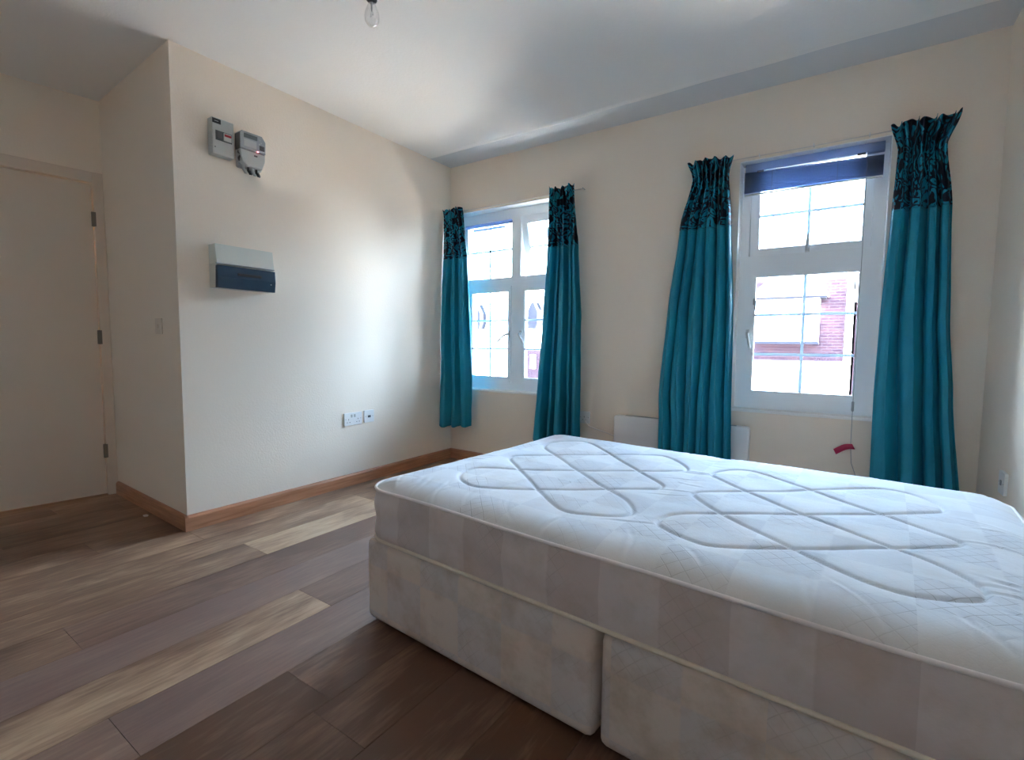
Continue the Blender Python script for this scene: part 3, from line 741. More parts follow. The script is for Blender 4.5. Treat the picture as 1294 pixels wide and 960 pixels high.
# ------------------------------------------------------------------ curtains
def lerp_rows(rows, z):
    rows = sorted(rows, key=lambda r: -r[0])
    if z >= rows[0][0]: return rows[0][1:]
    for A, C in zip(rows, rows[1:]):
        if A[0] >= z >= C[0]:
            t_ = (A[0] - z) / (A[0] - C[0]); t_ = t_ * t_ * (3 - 2 * t_) * 0.5 + t_ * 0.5
            return [a + (c - a) * t_ for a, c in zip(A[1:], C[1:])]
    return rows[-1][1:]
def curtain(label, rows, ztop, zband, zbot, nf, npl, seed, hemtilt=0.0, width=1.1):
    """rows: z, xl, xr, yl, yr, amp"""
    rg = random.Random(seed)
    ph = rg.uniform(0, 6.28)
    ws = [rg.uniform(0.6, 1.5) for _ in range(nf)]; tot = sum(ws); ed = [0]
    for q in ws: ed.append(ed[-1] + q / tot)
    drift = [rg.uniform(-0.35, 0.35) for _ in range(nf + 1)]
    def phase(u):
        for i in range(nf):
            if u <= ed[i + 1] + 1e-9: return (i + (u - ed[i]) / (ed[i + 1] - ed[i])) * 2 * math.pi
        return nf * 2 * math.pi
    NU = 26 * nf
    def pt(u, z):
        xl, xr, yl, yr, amp = lerp_rows(rows, z)
        hd_ = (ztop - z) / (ztop - zband)                       # 0 at the top, 1 at the band seam
        wv = min(1.0, max(0.0, (hd_ - 0.05) / 1.1)); wv = wv * wv * (3 - 2 * wv)
        lowf = (ztop - z) / (ztop - zbot)
        du = 0.025 * math.sin(2.3 * lowf * 3 + ph + u * 5) * lowf + 0.012 * math.sin(9 * lowf + u * 11)
        p1 = phase(min(1, max(0, u + du * u * (1 - u) * 4)))
        f1 = -0.45 - 0.35 * math.sin(p1 * 2 + 1.1 + lowf) * 0.5 + 2.1 * abs(math.cos(p1 / 2 + 0.4 + 0.25 * math.sin(3 * lowf + ph))) ** 7 + 0.25 * math.sin(0.5 * p1 + ph * 2 + 2 * lowf)
        p2 = u * npl * 2 * math.pi
        f2 = math.sin(p2 + 0.5 * math.sin(u * 9 + seed)) * 0.75
        off = 1.25 * amp * (f1 * wv + f2 * (1 - wv))
        edge = min(1, u * 12, (1 - u) * 12)
        x = xl + (xr - xl) * u + 0.20 * amp * math.sin(p1 * 2 + ph) * wv * edge
        y = yl + (yr - yl) * u + off * (0.35 + 0.65 * edge)
        y += 0.002 * math.sin(z * 13 + u * 9 + seed) + 0.0012 * math.sin(z * 37 - u * 19)
        return max(0.002, min(x, RW - 0.01)), min(y, -0.012)
    def sheet(z0, z1, nz, top_ruffle, m_, name, par, hem=False):
        bm = bmesh.new(); uvl = bm.loops.layers.uv.new('UVMap'); G = []
        for j in range(nz + 1):
            z = z0 + (z1 - z0) * j / nz; row = []
            for i in range(NU + 1):
                u = i / NU
                zz = z
                if top_ruffle:
                    k = max(0, 1 - j / (nz * 0.30))
                    zz = z + k * (0.007 * math.sin(u * npl * 2 * math.pi * 1.0 + 1.0) + 0.004 * math.sin(u * npl * 9 + seed) + 0.006 * math.sin(u * 7 + seed))
                if hem:
                    zz = z + (j / nz) ** 4 * (hemtilt * (u - 0.5) + 0.006 * math.sin(u * nf * 6.28 + ph))
                x, y = pt(u, zz)
                if top_ruffle and j / nz < 0.14:          # frill stands out above the gathering tape
                    q = 1 - (j / nz) / 0.14
                    y -= 0.010 * q * (1 + math.sin(u * npl * 6.28 + 0.8)); x += 0.010 * q * math.sin(u * npl * 6.28 * 0.5 + seed)
                    y = min(y, -0.012)
                row.append((bm.verts.new((x, y, zz)), (u * width * (0.5 if top_ruffle else 1), zz)))
            G.append(row)
        for j in range(nz):
            for i in range(NU):
                q = (G[j][i], G[j + 1][i], G[j + 1][i + 1], G[j][i + 1])
                f = bm.faces.new([a[0] for a in q])
                for l_, a in zip(f.loops, q): l_[uvl].uv = a[1]
        o = mesh_obj(name, bm, m_, par, smooth=True)
        sm = o.modifiers.new('thickness', 'SOLIDIFY'); sm.thickness = 0.0016; sm.offset = 0
        return o
    xl, xr, yl, yr, _ = lerp_rows(rows, zbot)
    c = thing('curtain', label, 'curtain', group='teal curtains with black patterned tops')
    sheet(ztop, zband, 40, True, M['damask'], 'patterned_heading', c)
    sheet(zband, zbot, 110, False, M['teal'], 'drape', c, hem=True)
    return c
curtain('short teal curtain hanging in the corner, left of the left window',
        [(2.12, 0.003, 0.205, -0.090, -0.080, 0.012), (1.72, 0.006, 0.245, -0.10, -0.080, 0.017), (1.23, 0.003, 0.268, -0.13, -0.080, 0.022), (0.76, 0.003, 0.290, -0.14, -0.080, 0.022), (0.31, 0.003, 0.292, -0.16, -0.085, 0.020)],
        2.122, 1.715, 0.305, 3, 6, 3, 0.02, 0.7)
curtain('teal curtain hanging at the right side of the left window',
        [(2.13, 1.022, 1.221, -0.09, -0.085, 0.014), (1.71, 1.016, 1.261, -0.09, -0.09, 0.026), (1.21, 0.984, 1.288, -0.09, -0.09, 0.030), (0.75, 0.943, 1.293, -0.09, -0.09, 0.030), (0.28, 0.905, 1.296, -0.095, -0.09, 0.032)],
        2.130, 1.715, 0.270, 5, 8, 8, 0.0, 0.9)
curtain('teal curtain hanging at the left side of the right window, over the heater',
        [(2.12, 2.012, 2.255, -0.085, -0.08, 0.016), (2.02, 2.034, 2.240, -0.085, -0.085, 0.018), (1.74, 1.961, 2.263, -0.09, -0.085, 0.026), (1.19, 1.900, 2.293, -0.095, -0.09, 0.030), (0.70, 1.884, 2.314, -0.155, -0.150, 0.022), (0.54, 1.896, 2.322, -0.172, -0.168, 0.019), (0.20, 1.900, 2.336, -0.175, -0.170, 0.019)],
        2.125, 1.725, 0.180, 6, 9, 5, 0.0, 1.2)
curtain('teal curtain hanging at the right side of the right window',
        [(2.12, 2.998, 3.262, -0.075, -0.105, 0.018), (1.99, 3.028, 3.216, -0.085, -0.085, 0.018), (1.70, 3.018, 3.250, -0.09, -0.085, 0.026), (1.16, 2.998, 3.272, -0.09, -0.09, 0.026), (0.77, 2.992, 3.305, -0.09, -0.09, 0.027), (0.20, 2.998, 3.362, -0.095, -0.09, 0.032)],
        2.120, 1.700, 0.180, 4, 8, 12, 0.0, 1.1)
cw = thing('curtain_wire', 'thin white curtain wire stretched above the left window', 'curtain wire', (0.02, -0.03, 2.113), group=None)
bm = bmesh.new(); tube(bm, [(0.0, 0, 0), (0.6, 0, -0.006), (1.25, 0, 0.0)], 0.0035, 8); mesh_obj('wire', bm, M['wire'], cw, smooth=True)
for x in (0.005, 1.245):
    bm = bmesh.new(); tube(bm, [(x, 0.032, 0.0), (x, 0.01, 0.0), (x, -0.006, 0.0), (x, -0.008, 0.006)], 0.0028, 8); mesh_obj('hook', bm, M['metal'], cw)
cw = thing('curtain_wire', 'thin white curtain wire stretched above the right window', 'curtain wire', (2.10, -0.02, 2.118))
bm = bmesh.new(); tube(bm, [(0.0, 0, 0), (0.55, 0, -0.004), (1.1, 0, 0.0)], 0.0025, 8); mesh_obj('wire', bm, M['wire'], cw, smooth=True)
for x in (0.005, 0.29, 0.56, 0.81, 1.095):
    bm = bmesh.new(); tube(bm, [(x, 0.022, -0.004), (x, 0.004, -0.006), (x, -0.006, -0.003), (x, -0.007, 0.008)], 0.0028, 8); mesh_obj('hook', bm, M['plastic'], cw)

# ------------------------------------------------------------------ bed
BED = (1.455, -2.122, 0.0); BA = math.radians(-3.5)
BL, BW = 1.808, 1.272
def divan(x0, x1, label):
    d = thing('divan_base', label, 'bed base', BED, 'divan base halves', BA)
    bm = bmesh.new(); uvl = bm.loops.layers.uv.new('UVMap')
    z0, z1, r = 0.012, 0.309, 0.022
    nx, ny, nz = 40, 50, 14
    # six gridded faces pushed to a rounded, slightly padded box
    def addgrid(f, na, nb):
        G = [[None] * (nb + 1) for _ in range(na + 1)]
        for i in range(na + 1):
            for j in range(nb + 1):
                p, uv = f(i / na, j / nb)
                p = Vector(p); c = Vector((min(max(p.x, x0 + r), x1 - r), min(max(p.y, r), BW - r), min(max(p.z, z0 + r), z1 - r)))
                dlt = p - c
                if dlt.length > 1e-6: p = c + dlt.normalized() * min(r, max(abs(dlt.x), abs(dlt.y), abs(dlt.z)))
                # upholstery slack
                s_ = math.sin((p.x - x0) / (x1 - x0) * math.pi) * math.sin((p.z - z0) / (z1 - z0) * math.pi)
                if abs(p.y) < r: p.y -= 0.0018 * s_ * (1 + math.sin(p.x * 13) * 0.6)
                G[i][j] = (bm.verts.new(p), uv)
        for i in range(na):
            for j in range(nb):
                q = (G[i][j], G[i + 1][j], G[i + 1][j + 1], G[i][j + 1])
                fc = bm.faces.new([a[0] for a in q])
                for l_, a in zip(fc.loops, q): l_[uvl].uv = a[1]
    lx, lz = x1 - x0, z1 - z0
    addgrid(lambda a, b_: ((x0 + a * lx, 0, z0 + b_ * lz), (x0 + a * lx + 0.05, b_ * lz - 0.035)), nx, nz)
    addgrid(lambda a, b_: ((x0 + a * lx, BW, z0 + b_ * lz), (x0 + a * lx + 0.05, b_ * lz - 0.035)), nx, nz)
    addgrid(lambda a, b_: ((x0, a * BW, z0 + b_ * lz), (a * BW + 3, b_ * lz - 0.035)), ny, nz)
    addgrid(lambda a, b_: ((x1, a * BW, z0 + b_ * lz), (a * BW + 3, b_ * lz - 0.035)), ny, nz)
    addgrid(lambda a, b_: ((x0 + a * lx, b_ * BW, z1), (x0 + a * lx, b_ * BW)), nx, ny)
    addgrid(lambda a, b_: ((x0 + a * lx, b_ * BW, z0), (x0 + a * lx, b_ * BW)), nx, ny)
    bmesh.ops.remove_doubles(bm, verts=bm.verts, dist=0.0004)
    bmesh.ops.recalc_face_normals(bm, faces=bm.faces)
    mesh_obj('upholstery', bm, M['divan'], d, smooth=True)
    for cx in (x0 + 0.09, x1 - 0.09):
        for cy in (0.09, BW - 0.09):
            bm = bmesh.new(); lathe(bm, [(0.016, 0.0), (0.018, 0.002), (0.018, 0.014), (0.010, 0.020)], 14, (cx, cy, 0)); mesh_obj('glide', bm, M['black'], d)
divan(0.0, 0.924, 'divan base half at the foot corner nearest the left wall')
divan(0.938, BL, 'divan base half nearest the right wall')

mt = thing('mattress', 'white quilted double mattress lying on the divan base', 'mattress', BED, None, BA)
Lp = [(0.212, 0.567), (0.188, 0.607), (0.181, 0.647), (0.332, 0.774), (0.511, 0.923), (0.672, 1.069), (0.741, 1.033), (0.811, 0.958), (0.86, 0.89), (0.851, 0.838), (0.714, 0.721), (0.53, 0.579), (0.355, 0.464), (0.227, 0.39), (0.199, 0.359), (0.202, 0.297), (0.236, 0.237), (0.296, 0.192), (0.369, 0.171), (0.431, 0.207), (0.546, 0.288), (0.731, 0.44), (0.847, 0.536), (0.866, 0.561), (0.865, 0.595), (0.853, 0.616), (0.716, 0.729), (0.512, 0.919), (0.382, 1.039), (0.303, 1.102), (0.249, 1.103), (0.169, 1.035), (0.144, 0.967), (0.177, 0.884), (0.208, 0.843), (0.324, 0.761), (0.537, 0.582), (0.73, 0.442), (0.816, 0.391), (0.859, 0.347), (0.885, 0.307), (0.89, 0.272), (0.878, 0.24), (0.854, 0.211), (0.816, 0.193), (0.749, 0.166), (0.708, 0.175), (0.657, 0.207), (0.541, 0.297), (0.35, 0.458)]
Rp = [(0.976, 0.558), (0.975, 0.598), (1.003, 0.633), (1.101, 0.718), (1.195, 0.79), (1.308, 0.914), (1.45, 1.046), (1.513, 1.06), (1.566, 1.02), (1.611, 0.946), (1.62, 0.895), (1.609, 0.853), (1.469, 0.727), (1.288, 0.58), (1.094, 0.428), (0.996, 0.342), (0.978, 0.299), (0.978, 0.255), (0.993, 0.226), (1.039, 0.198), (1.099, 0.173), (1.15, 0.166), (1.308, 0.273), (1.496, 0.443), (1.62, 0.546), (1.634, 0.582), (1.625, 0.609), (1.469, 0.73), (1.278, 0.876), (1.135, 0.985), (1.056, 1.023), (0.999, 0.994), (0.952, 0.926), (0.949, 0.869), (0.971, 0.835), (1.101, 0.722), (1.288, 0.58), (1.484, 0.449), (1.569, 0.395), (1.622, 0.341), (1.64, 0.308), (1.644, 0.269), (1.636, 0.243), (1.602, 0.211), (1.558, 0.186), (1.514, 0.169), (1.467, 0.176), (1.427, 0.192), (1.308, 0.271), (1.094, 0.431)]
def chaikin(P, n=2):
    P = np.array(P)
    for _ in range(n):
        Q = np.roll(P, -1, 0); P = np.stack([0.75 * P + 0.25 * Q, 0.25 * P + 0.75 * Q], 1).reshape(-1, 2)
    return P
def pdist(X, Y, P):
    A = P; C = np.roll(P, -1, 0); d = np.full(X.shape, 9.0)
    for a, c in zip(A, C):
        v_ = c - a; ll = v_ @ v_ + 1e-12
        t_ = np.clip(((X - a[0]) * v_[0] + (Y - a[1]) * v_[1]) / ll, 0, 1)
        d = np.minimum(d, np.hypot(X - a[0] - t_ * v_[0], Y - a[1] - t_ * v_[1]))
    return d
R_C = 0.095; MZ0, MZ1 = 0.3125, 0.497
NX, NY = 372, 256
gx = np.linspace(0, BL, NX + 1); gy = np.linspace(0, BW, NY + 1)
X, Y = np.meshgrid(gx, gy, indexing='ij')
px = np.abs(X - BL / 2) - (BL / 2 - R_C); py = np.abs(Y - BW / 2) - (BW / 2 - R_C)
cm = (px > 0) & (py > 0); mm = np.maximum(px, py); ll = np.hypot(px, py) + 1e-9
k = np.where(cm, mm / ll, 1.0)
X = np.where(cm, BL / 2 + np.sign(X - BL / 2) * (BL / 2 - R_C + px * k), X)
Y = np.where(cm, BW / 2 + np.sign(Y - BW / 2) * (BW / 2 - R_C + py * k), Y)
# distance to the rounded edge
qx = np.abs(X - BL / 2) - (BL / 2 - R_C); qy = np.abs(Y - BW / 2) - (BW / 2 - R_C)
de = R_C - np.where((qx > 0) & (qy > 0), np.hypot(qx, qy), np.maximum(qx, qy)); de = np.clip(de, 0, 9)
Z = MZ1 + 0.034 * (1 - np.exp(-de / 0.045)) * 1.0 - 0.004
dq = np.minimum(pdist(X, Y, chaikin(Lp)), pdist(X, Y, chaikin(Rp)))
Z += -0.0065 * np.exp(-(dq / 0.006) ** 2) - 0.0048 * np.exp(-dq / 0.028)
# radial slack creases between the stitching and the edge
def creases(s, seed, n, reach):
    rg = np.random.RandomState(seed); out = np.zeros_like(X)
    for _ in range(n):
        a, b_ = s(rg.uniform(0, 1)), None
        cx, cy, ang = a; ln = rg.uniform(0.04, 0.09); wd = rg.uniform(0.0035, 0.006); am = rg.uniform(0.0008, 0.0024)
        ang += rg.uniform(-0.45, 0.45)
        u_ = (X - cx) * math.cos(ang) + (Y - cy) * math.sin(ang); v_ = -(X - cx) * math.sin(ang) + (Y - cy) * math.cos(ang) + 0.01 * np.sin(u_ * 25 + cx * 40)
        out -= am * np.exp(-(v_ / wd) ** 2) * np.exp(-(u_ / ln) ** 4)
        out += am * 0.6 * np.exp(-((v_ - wd * 2.2) / (wd * 1.6)) ** 2) * np.exp(-(u_ / ln) ** 4)
    return out
Z += creases(lambda t_: (t_ * BL, 0.085, math.pi / 2 + 0.35), 1, 26, 0.1)
Z += creases(lambda t_: (t_ * BL, BW - 0.09, math.pi / 2), 2, 18, 0.1)
Z += creases(lambda t_: (0.075, t_ * BW, 0.2), 3, 14, 0.1)
Z += creases(lambda t_: (BL - 0.10, t_ * BW, 0.0), 5, 12, 0.1)
Z += creases(lambda t_: (0.915 + 0.02 * math.sin(t_ * 50), 0.15 + t_ * 0.95, 0.3), 6, 10, 0.1)
Z += 0.0022 * np.sin(X * 5.3 + 1) * np.sin(Y * 6.1) + 0.0012 * np.sin(X * 17 + Y * 9) * np.sin(Y * 21 - X * 6)
# lower the mid-seam between the two quilted fields
Z += -0.006 * np.exp(-((X - 0.915) / 0.05) ** 2)
bm = bmesh.new(); uvl = bm.loops.layers.uv.new('UVMap')
V = [[bm.verts.new((X[i, j], Y[i, j], Z[i, j])) for j in range(NY + 1)] for i in range(NX + 1)]
for i in range(NX):
    for j in range(NY):
        f = bm.faces.new((V[i][j], V[i + 1][j], V[i + 1][j + 1], V[i][j + 1]))
        for l_ in f.loops: l_[uvl].uv = (l_.vert.co.x + 0.02, l_.vert.co.y + 0.03)
mesh_obj('quilted_top', bm, M['top'], mt, smooth=True)['label'] = 'white quilted top panel'
# outline of the mattress plan
def outline(off=0.0, step=0.012):
    pts = []
    r = R_C + off
    segs = [((R_C, -off), (BL - R_C, -off)), ((BL + off, R_C), (BL + off, BW - R_C)), ((BL - R_C, BW + off), (R_C, BW + off)), ((-off, BW - R_C), (-off, R_C))]
    cens = [(BL - R_C, R_C, -90), (BL - R_C, BW - R_C, 0), (R_C, BW - R_C, 90), (R_C, R_C, 180)]
    for (a, b_), (cx, cy, a0) in zip(segs, cens):
        n = max(2, int(math.hypot(b_[0] - a[0], b_[1] - a[1]) / step))
        for i in range(n): pts.append((a[0] + (b_[0] - a[0]) * i / n, a[1] + (b_[1] - a[1]) * i / n))
        for i in range(10):
            an = math.radians(a0 + 90 * i / 10); pts.append((cx + r * math.cos(an), cy + r * math.sin(an)))
    return pts
P0 = outline()
NP = len(P0)
nrmls = []
for i in range(NP):
    a, c = P0[i - 1], P0[(i + 1) % NP]; d = Vector((c[0] - a[0], c[1] - a[1])).normalized(); nrmls.append((d.y, -d.x))
bm = bmesh.new(); uvl = bm.loops.layers.uv.new('UVMap'); rows = []; s = 0.0; ss = [0.0]
for i in range(NP): ss.append(ss[-1] + math.hypot(P0[(i + 1) % NP][0] - P0[i][0], P0[(i + 1) % NP][1] - P0[i][1]))
NZ = 18
wob = lambda s_, v_: 0.0028 * math.sin(s_ * 9 + v_ * 5) + 0.0016 * math.sin(s_ * 23 - v_ * 9) + 0.002 * math.sin(s_ * 4.1 + 2) * math.sin(v_ * 9)
edz = lambda s_: 0.003 * math.sin(s_ * 3.3 + 0.7) + 0.002 * math.sin(s_ * 7.9)
for j in range(NZ + 1):
    v_ = j / NZ; z = MZ0 + 0.004 + (MZ1 - 0.006 - MZ0 - 0.004) * v_; row = []
    for i in range(NP):
        s_ = ss[i]; bul = 0.007 * math.sin(v_ * math.pi) ** 0.8 + wob(s_, v_) * math.sin(v_ * math.pi)
        corner = 0.0035 * math.sin(v_ * 12) * math.exp(-((min(s_, ss[-1] - s_)) / 0.15) ** 2)
        bul += corner
        row.append((bm.verts.new((P0[i][0] + nrmls[i][0] * bul, P0[i][1] + nrmls[i][1] * bul, z + edz(s_) * v_)), s_, z))
    rows.append(row)
for j in range(NZ):
    for i in range(NP):
        i2 = (i + 1) % NP
        q = (rows[j][i], rows[j][i2], rows[j + 1][i2], rows[j + 1][i])
        f = bm.faces.new([a[0] for a in q])
        for l_, a, kk in zip(f.loops, q, (0, 1, 1, 0)):
            l_[uvl].uv = ((ss[i + 1] if kk else ss[i]) + 0.06, a[2])
bm.faces.new([a[0] for a in reversed(rows[0])])
mesh_obj('side_border', bm, M['side'], mt, smooth=True)['label'] = 'beige checked side border'
for z, m_, off, rad in ((MZ1 - 0.004, M['piping'], 0.001, 0.0052), (MZ0 + 0.0065, M['tape'], 0.003, 0.0058)):
    Pq = outline(off, 0.014); bm = bmesh.new(); s_ = 0; pts = []
    for i, (a, c) in enumerate(Pq):
        if i: s_ += math.hypot(a - Pq[i - 1][0], c - Pq[i - 1][1])
        pts.append((a, c, z + (edz(s_) if m_ is M['piping'] else 0)))
    tube(bm, pts, rad, 8, closed=True); mesh_obj('piping', bm, m_, mt, smooth=True)

# ------------------------------------------------------------------ wall fittings
# local frame of a plate: x along the wall, y out of the wall (negative = into room), z up; rotated onto each wall
def wall_thing(name, label, cat, wall, u, z, group=None):
    o = thing(name, label, cat, group=group)
    if wall == 'left': o.location = (0, u, z); o.rotation_euler = (0, 0, math.radians(90))
    if wall == 'back': o.location = (u, 0, z)
    if wall == 'right': o.location = (RW, u, z); o.rotation_euler = (0, 0, math.radians(-90))
    if wall == 'alcove':
        p = OUT + (ALC - OUT).normalized() * u; o.location = (p.x, p.y, z); o.rotation_euler = (0, 0, math.atan2(OUT.y - ALC.y, OUT.x - ALC.x))
    return o
def plate(par, w_, h_, d_=0.009):
    bm = bmesh.new(); prism(bm, rrect(-w_ / 2, w_ / 2, -h_ / 2, h_ / 2, 0.005), 'Y', -d_, 0.0, 0.0015)
    mesh_obj('faceplate', bm, M['plastic'], par)
    for x in (-w_ / 2 + 0.012, w_ / 2 - 0.012):
        bm = bmesh.new(); lathe(bm, [(0.003, -d_ - 0.0006), (0.003, -d_ + 0.001)], 10, (x, 0, 0), 'Y'); mesh_obj('screw', bm, M['metal'], par)
def pins(par, cx, cz, d_):
    bm = bmesh.new()
    box(bm, cx - 0.002, cx + 0.002, -d_ - 0.0008, -d_ + 0.001, cz + 0.006, cz + 0.014)
    for sx_ in (-1, 1): box(bm, cx + sx_ * 0.011 - 0.0033, cx + sx_ * 0.011 + 0.0033, -d_ - 0.0008, -d_ + 0.001, cz - 0.012, cz - 0.008)
    mesh_obj('pin_holes', bm, M['darkgrey'], par)
ds = wall_thing('double_socket', 'white double power socket low on the left wall', 'socket', 'left', -1.045, 0.472)
plate(ds, 0.150, 0.088)
for sx_ in (-1, 1):
    pins(ds, sx_ * 0.040, -0.012, 0.009)
    bm = bmesh.new(); box(bm, sx_ * 0.013 - 0.006, sx_ * 0.013 + 0.006, -0.0125, -0.008, 0.012, 0.032, 0.001); mesh_obj('rocker_switch', bm, M['greyplastic'], ds)
fs = wall_thing('fused_switch', 'small square white switch right of the double socket on the left wall', 'switch', 'left', -0.905, 0.475)
plate(fs, 0.088, 0.088)
bm = bmesh.new(); box(bm, -0.012, 0.012, -0.013, -0.008, -0.009, 0.007, 0.002); mesh_obj('rocker_switch', bm, M['darkgrey'], fs)
bs = wall_thing('single_socket', 'white single socket on the window wall beside the teal curtain', 'socket', 'back', 1.30, 0.478)
plate(bs, 0.088, 0.088); pins(bs, 0, -0.006, 0.009)
rs = wall_thing('single_socket', 'pale single socket on the right wall above the mattress corner', 'socket', 'right', -0.485, 0.458)
plate(rs, 0.088, 0.092, 0.012)
bm = bmesh.new(); box(bm, -0.008, 0.008, -0.016, -0.011, -0.010, 0.012, 0.002); mesh_obj('rocker_switch', bm, M['midgrey'], rs)
asw = wall_thing('light_switch', 'cream light switch on the shaded alcove side wall', 'switch', 'alcove', 0.262, 1.088)
bm = bmesh.new(); prism(bm, rrect(-0.042, 0.042, -0.043, 0.043, 0.005), 'Y', -0.009, 0.0, 0.0015); mesh_obj('faceplate', bm, M['door'], asw)
bm = bmesh.new(); box(bm, -0.006, 0.006, -0.013, -0.008, -0.011, 0.011, 0.002); mesh_obj('rocker_switch', bm, M['door'], asw)

# consumer unit
cu_ = wall_thing('fuse_box', 'cream fuse box with a smoked dark blue cover on the left wall', 'fuse box', 'left', -1.802, 1.408)
bm = bmesh.new(); prism(bm, [(0, 0.118), (-0.072, 0.118), (-0.086, 0.022), (-0.086, 0.016), (0, 0.016)], 'X', -0.158, 0.158, 0.002); mesh_obj('housing', bm, M['cream'], cu_)
bm = bmesh.new(); box(bm, -0.158, 0.158, -0.074, 0.0, -0.112, 0.016, 0.002); mesh_obj('back_box', bm, M['cream'], cu_)
mesh_obj('trim_line', B(-0.1585, 0.1585, -0.088, -0.07, 0.013, 0.017), M['midgrey'], cu_)
bm = bmesh.new(); prism(bm, [(-0.074, 0.004), (-0.093, 0.004), (-0.097, -0.055), (-0.088, -0.114), (-0.066, -0.114)], 'X', -0.160, 0.160, 0.003)
ld = mesh_obj('cover', bm, M['smoke'], cu_); ld['label'] = 'smoked dark blue cover'
bm = bmesh.new(); box(bm, -0.055, 0.075, -0.099, -0.094, -0.042, -0.028, 0.001); mesh_obj('breaker_row', bm, M['black'], ld)
bm = bmesh.new(); box(bm, 0.128, 0.134, -0.098, -0.094, -0.074, -0.070); mesh_obj('catch', bm, M['plastic'], ld)
# isolator box
iso = wall_thing('isolator_switch', 'tall pale grey isolator box with a red switch, left of the meter', 'isolator switch', 'left', -1.888, 2.092)
bm = bmesh.new(); box(bm, -0.056, 0.056, -0.052, 0.0, -0.094, 0.094, 0.005); mesh_obj('enclosure', bm, M['greyplastic'], iso)
bm = bmesh.new(); box(bm, -0.040, 0.044, -0.0535, -0.050, -0.020, 0.030, 0.001); mesh_obj('recess', bm, M['lcd'], iso)
bm = bmesh.new(); box(bm, -0.035, -0.008, -0.060, -0.050, -0.012, 0.026, 0.002); mesh_obj('switch_lever', bm, M['darkgrey'], iso)
bm = bmesh.new(); box(bm, 0.000, 0.040, -0.058, -0.050, -0.014, 0.026, 0.002); mesh_obj('breaker', bm, M['greyplastic'], iso)
bm = bmesh.new(); box(bm, 0.004, 0.038, -0.061, -0.055, 0.008, 0.020, 0.002); mesh_obj('switch_toggle', bm, M['red'], iso)['label'] = 'red toggle'
bm = bmesh.new(); box(bm, -0.054, -0.012, -0.0535, -0.051, 0.064, 0.088); st = mesh_obj('sticker', bm, M['black'], iso); st['label'] = 'small black sticker'
bm = bmesh.new(); box(bm, -0.044, -0.024, -0.0540, -0.0530, 0.0745, 0.0772); mesh_obj('sticker_print', bm, M['greyplastic'], st)
bm = bmesh.new(); lathe(bm, [(0.003, -0.0545), (0.003, -0.05)], 10, (-0.044, 0, -0.058), 'Y'); mesh_obj('screw', bm, M['darkgrey'], iso)
# electricity meter
me_ = wall_thing('electricity_meter', 'grey electricity meter with a display and red light high on the left wall', 'electricity meter', 'left', -1.742, 2.062)
bm = bmesh.new(); prism(bm, rrect(-0.060, 0.070, -0.086, 0.100, 0.010), 'Y', -0.030, 0.0, 0.002); mesh_obj('backplate', bm, M['greyplastic'], me_)
bm = bmesh.new(); prism(bm, [(-0.070, 0.004), (0.070, 0.004), (0.072, 0.070), (0.052, 0.098), (-0.060, 0.098), (-0.070, 0.088)], 'Y', -0.078, -0.02, 0.004)
mesh_obj('meter_case', bm, M['midgrey'], me_)
mesh_obj('side_cover', B(-0.0715, -0.066, -0.074, -0.022, 0.0, 0.085, 0.002), M['darkgrey'], me_)
bm = bmesh.new(); box(bm, -0.050, 0.024, -0.080, -0.077, 0.064, 0.086, 0.001); mesh_obj('display', bm, M['lcd'], me_)
bm = bmesh.new(); box(bm, -0.052, 0.018, -0.0795, -0.077, 0.018, 0.056, 0.001); mesh_obj('label_panel', bm, M['greyplastic'], me_)
bm = bmesh.new()
for (x, z) in ((0.036, 0.072), (0.044, 0.058), (0.034, 0.050)): lathe(bm, [(0.004, -0.081), (0.004, -0.077)], 10, (x, 0, z), 'Y')
mesh_obj('buttons', bm, M['greyplastic'], me_)
bm = bmesh.new(); box(bm, 0.034, 0.062, -0.084, -0.076, 0.018, 0.044, 0.003); lathe(bm, [(0.006, -0.088), (0.006, -0.08)], 12, (0.050, 0, 0.034), 'Y'); mesh_obj('optical_port', bm, M['darkgrey'], me_)
bm = bmesh.new(); lathe(bm, [(0.0035, -0.0815), (0.0035, -0.076)], 12, (0.024, 0, 0.006), 'Y'); mesh_obj('indicator_light', bm, M['led'], me_)['label'] = 'small glowing red light'
bm = bmesh.new(); prism(bm, [(-0.068, 0.002), (0.072, 0.002), (0.070, -0.040), (0.054, -0.082), (-0.030, -0.082), (-0.058, -0.060), (-0.066, -0.030)], 'Y', -0.070, -0.018, 0.006)
mesh_obj('terminal_cover', bm, M['greyplastic'], me_)
bm = bmesh.new(); box(bm, 0.008, 0.026, -0.0725, -0.069, -0.022, -0.014, 0.001); mesh_obj('seal', bm, M['darkgrey'], me_)
bm = bmesh.new(); tube(bm, [(-0.062, -0.04, 0.0), (-0.070, -0.05, -0.018), (-0.060, -0.058, -0.030), (-0.068, -0.05, -0.048), (-0.060, -0.04, -0.056)], 0.0055, 8); mesh_obj('cable', bm, M['black'], me_, smooth=True)
for i, x in enumerate((-0.030, -0.004, 0.020, 0.042)):
    bm = bmesh.new(); tube(bm, [(x - 0.008, -0.040, -0.076), (x - 0.010, -0.044, -0.100), (x, -0.046, -0.116), (x + 0.010, -0.038, -0.112), (x + 0.014, -0.02, -0.094), (x + 0.014, -0.006, -0.09)], 0.0068, 8)
    mesh_obj('cable', bm, M['greyplastic'] if i in (0, 2) else M['black'], me_, smooth=True)
wall_holes = [(0.088, 0.040), (0.086, 0.016), (0.072, -0.104)]
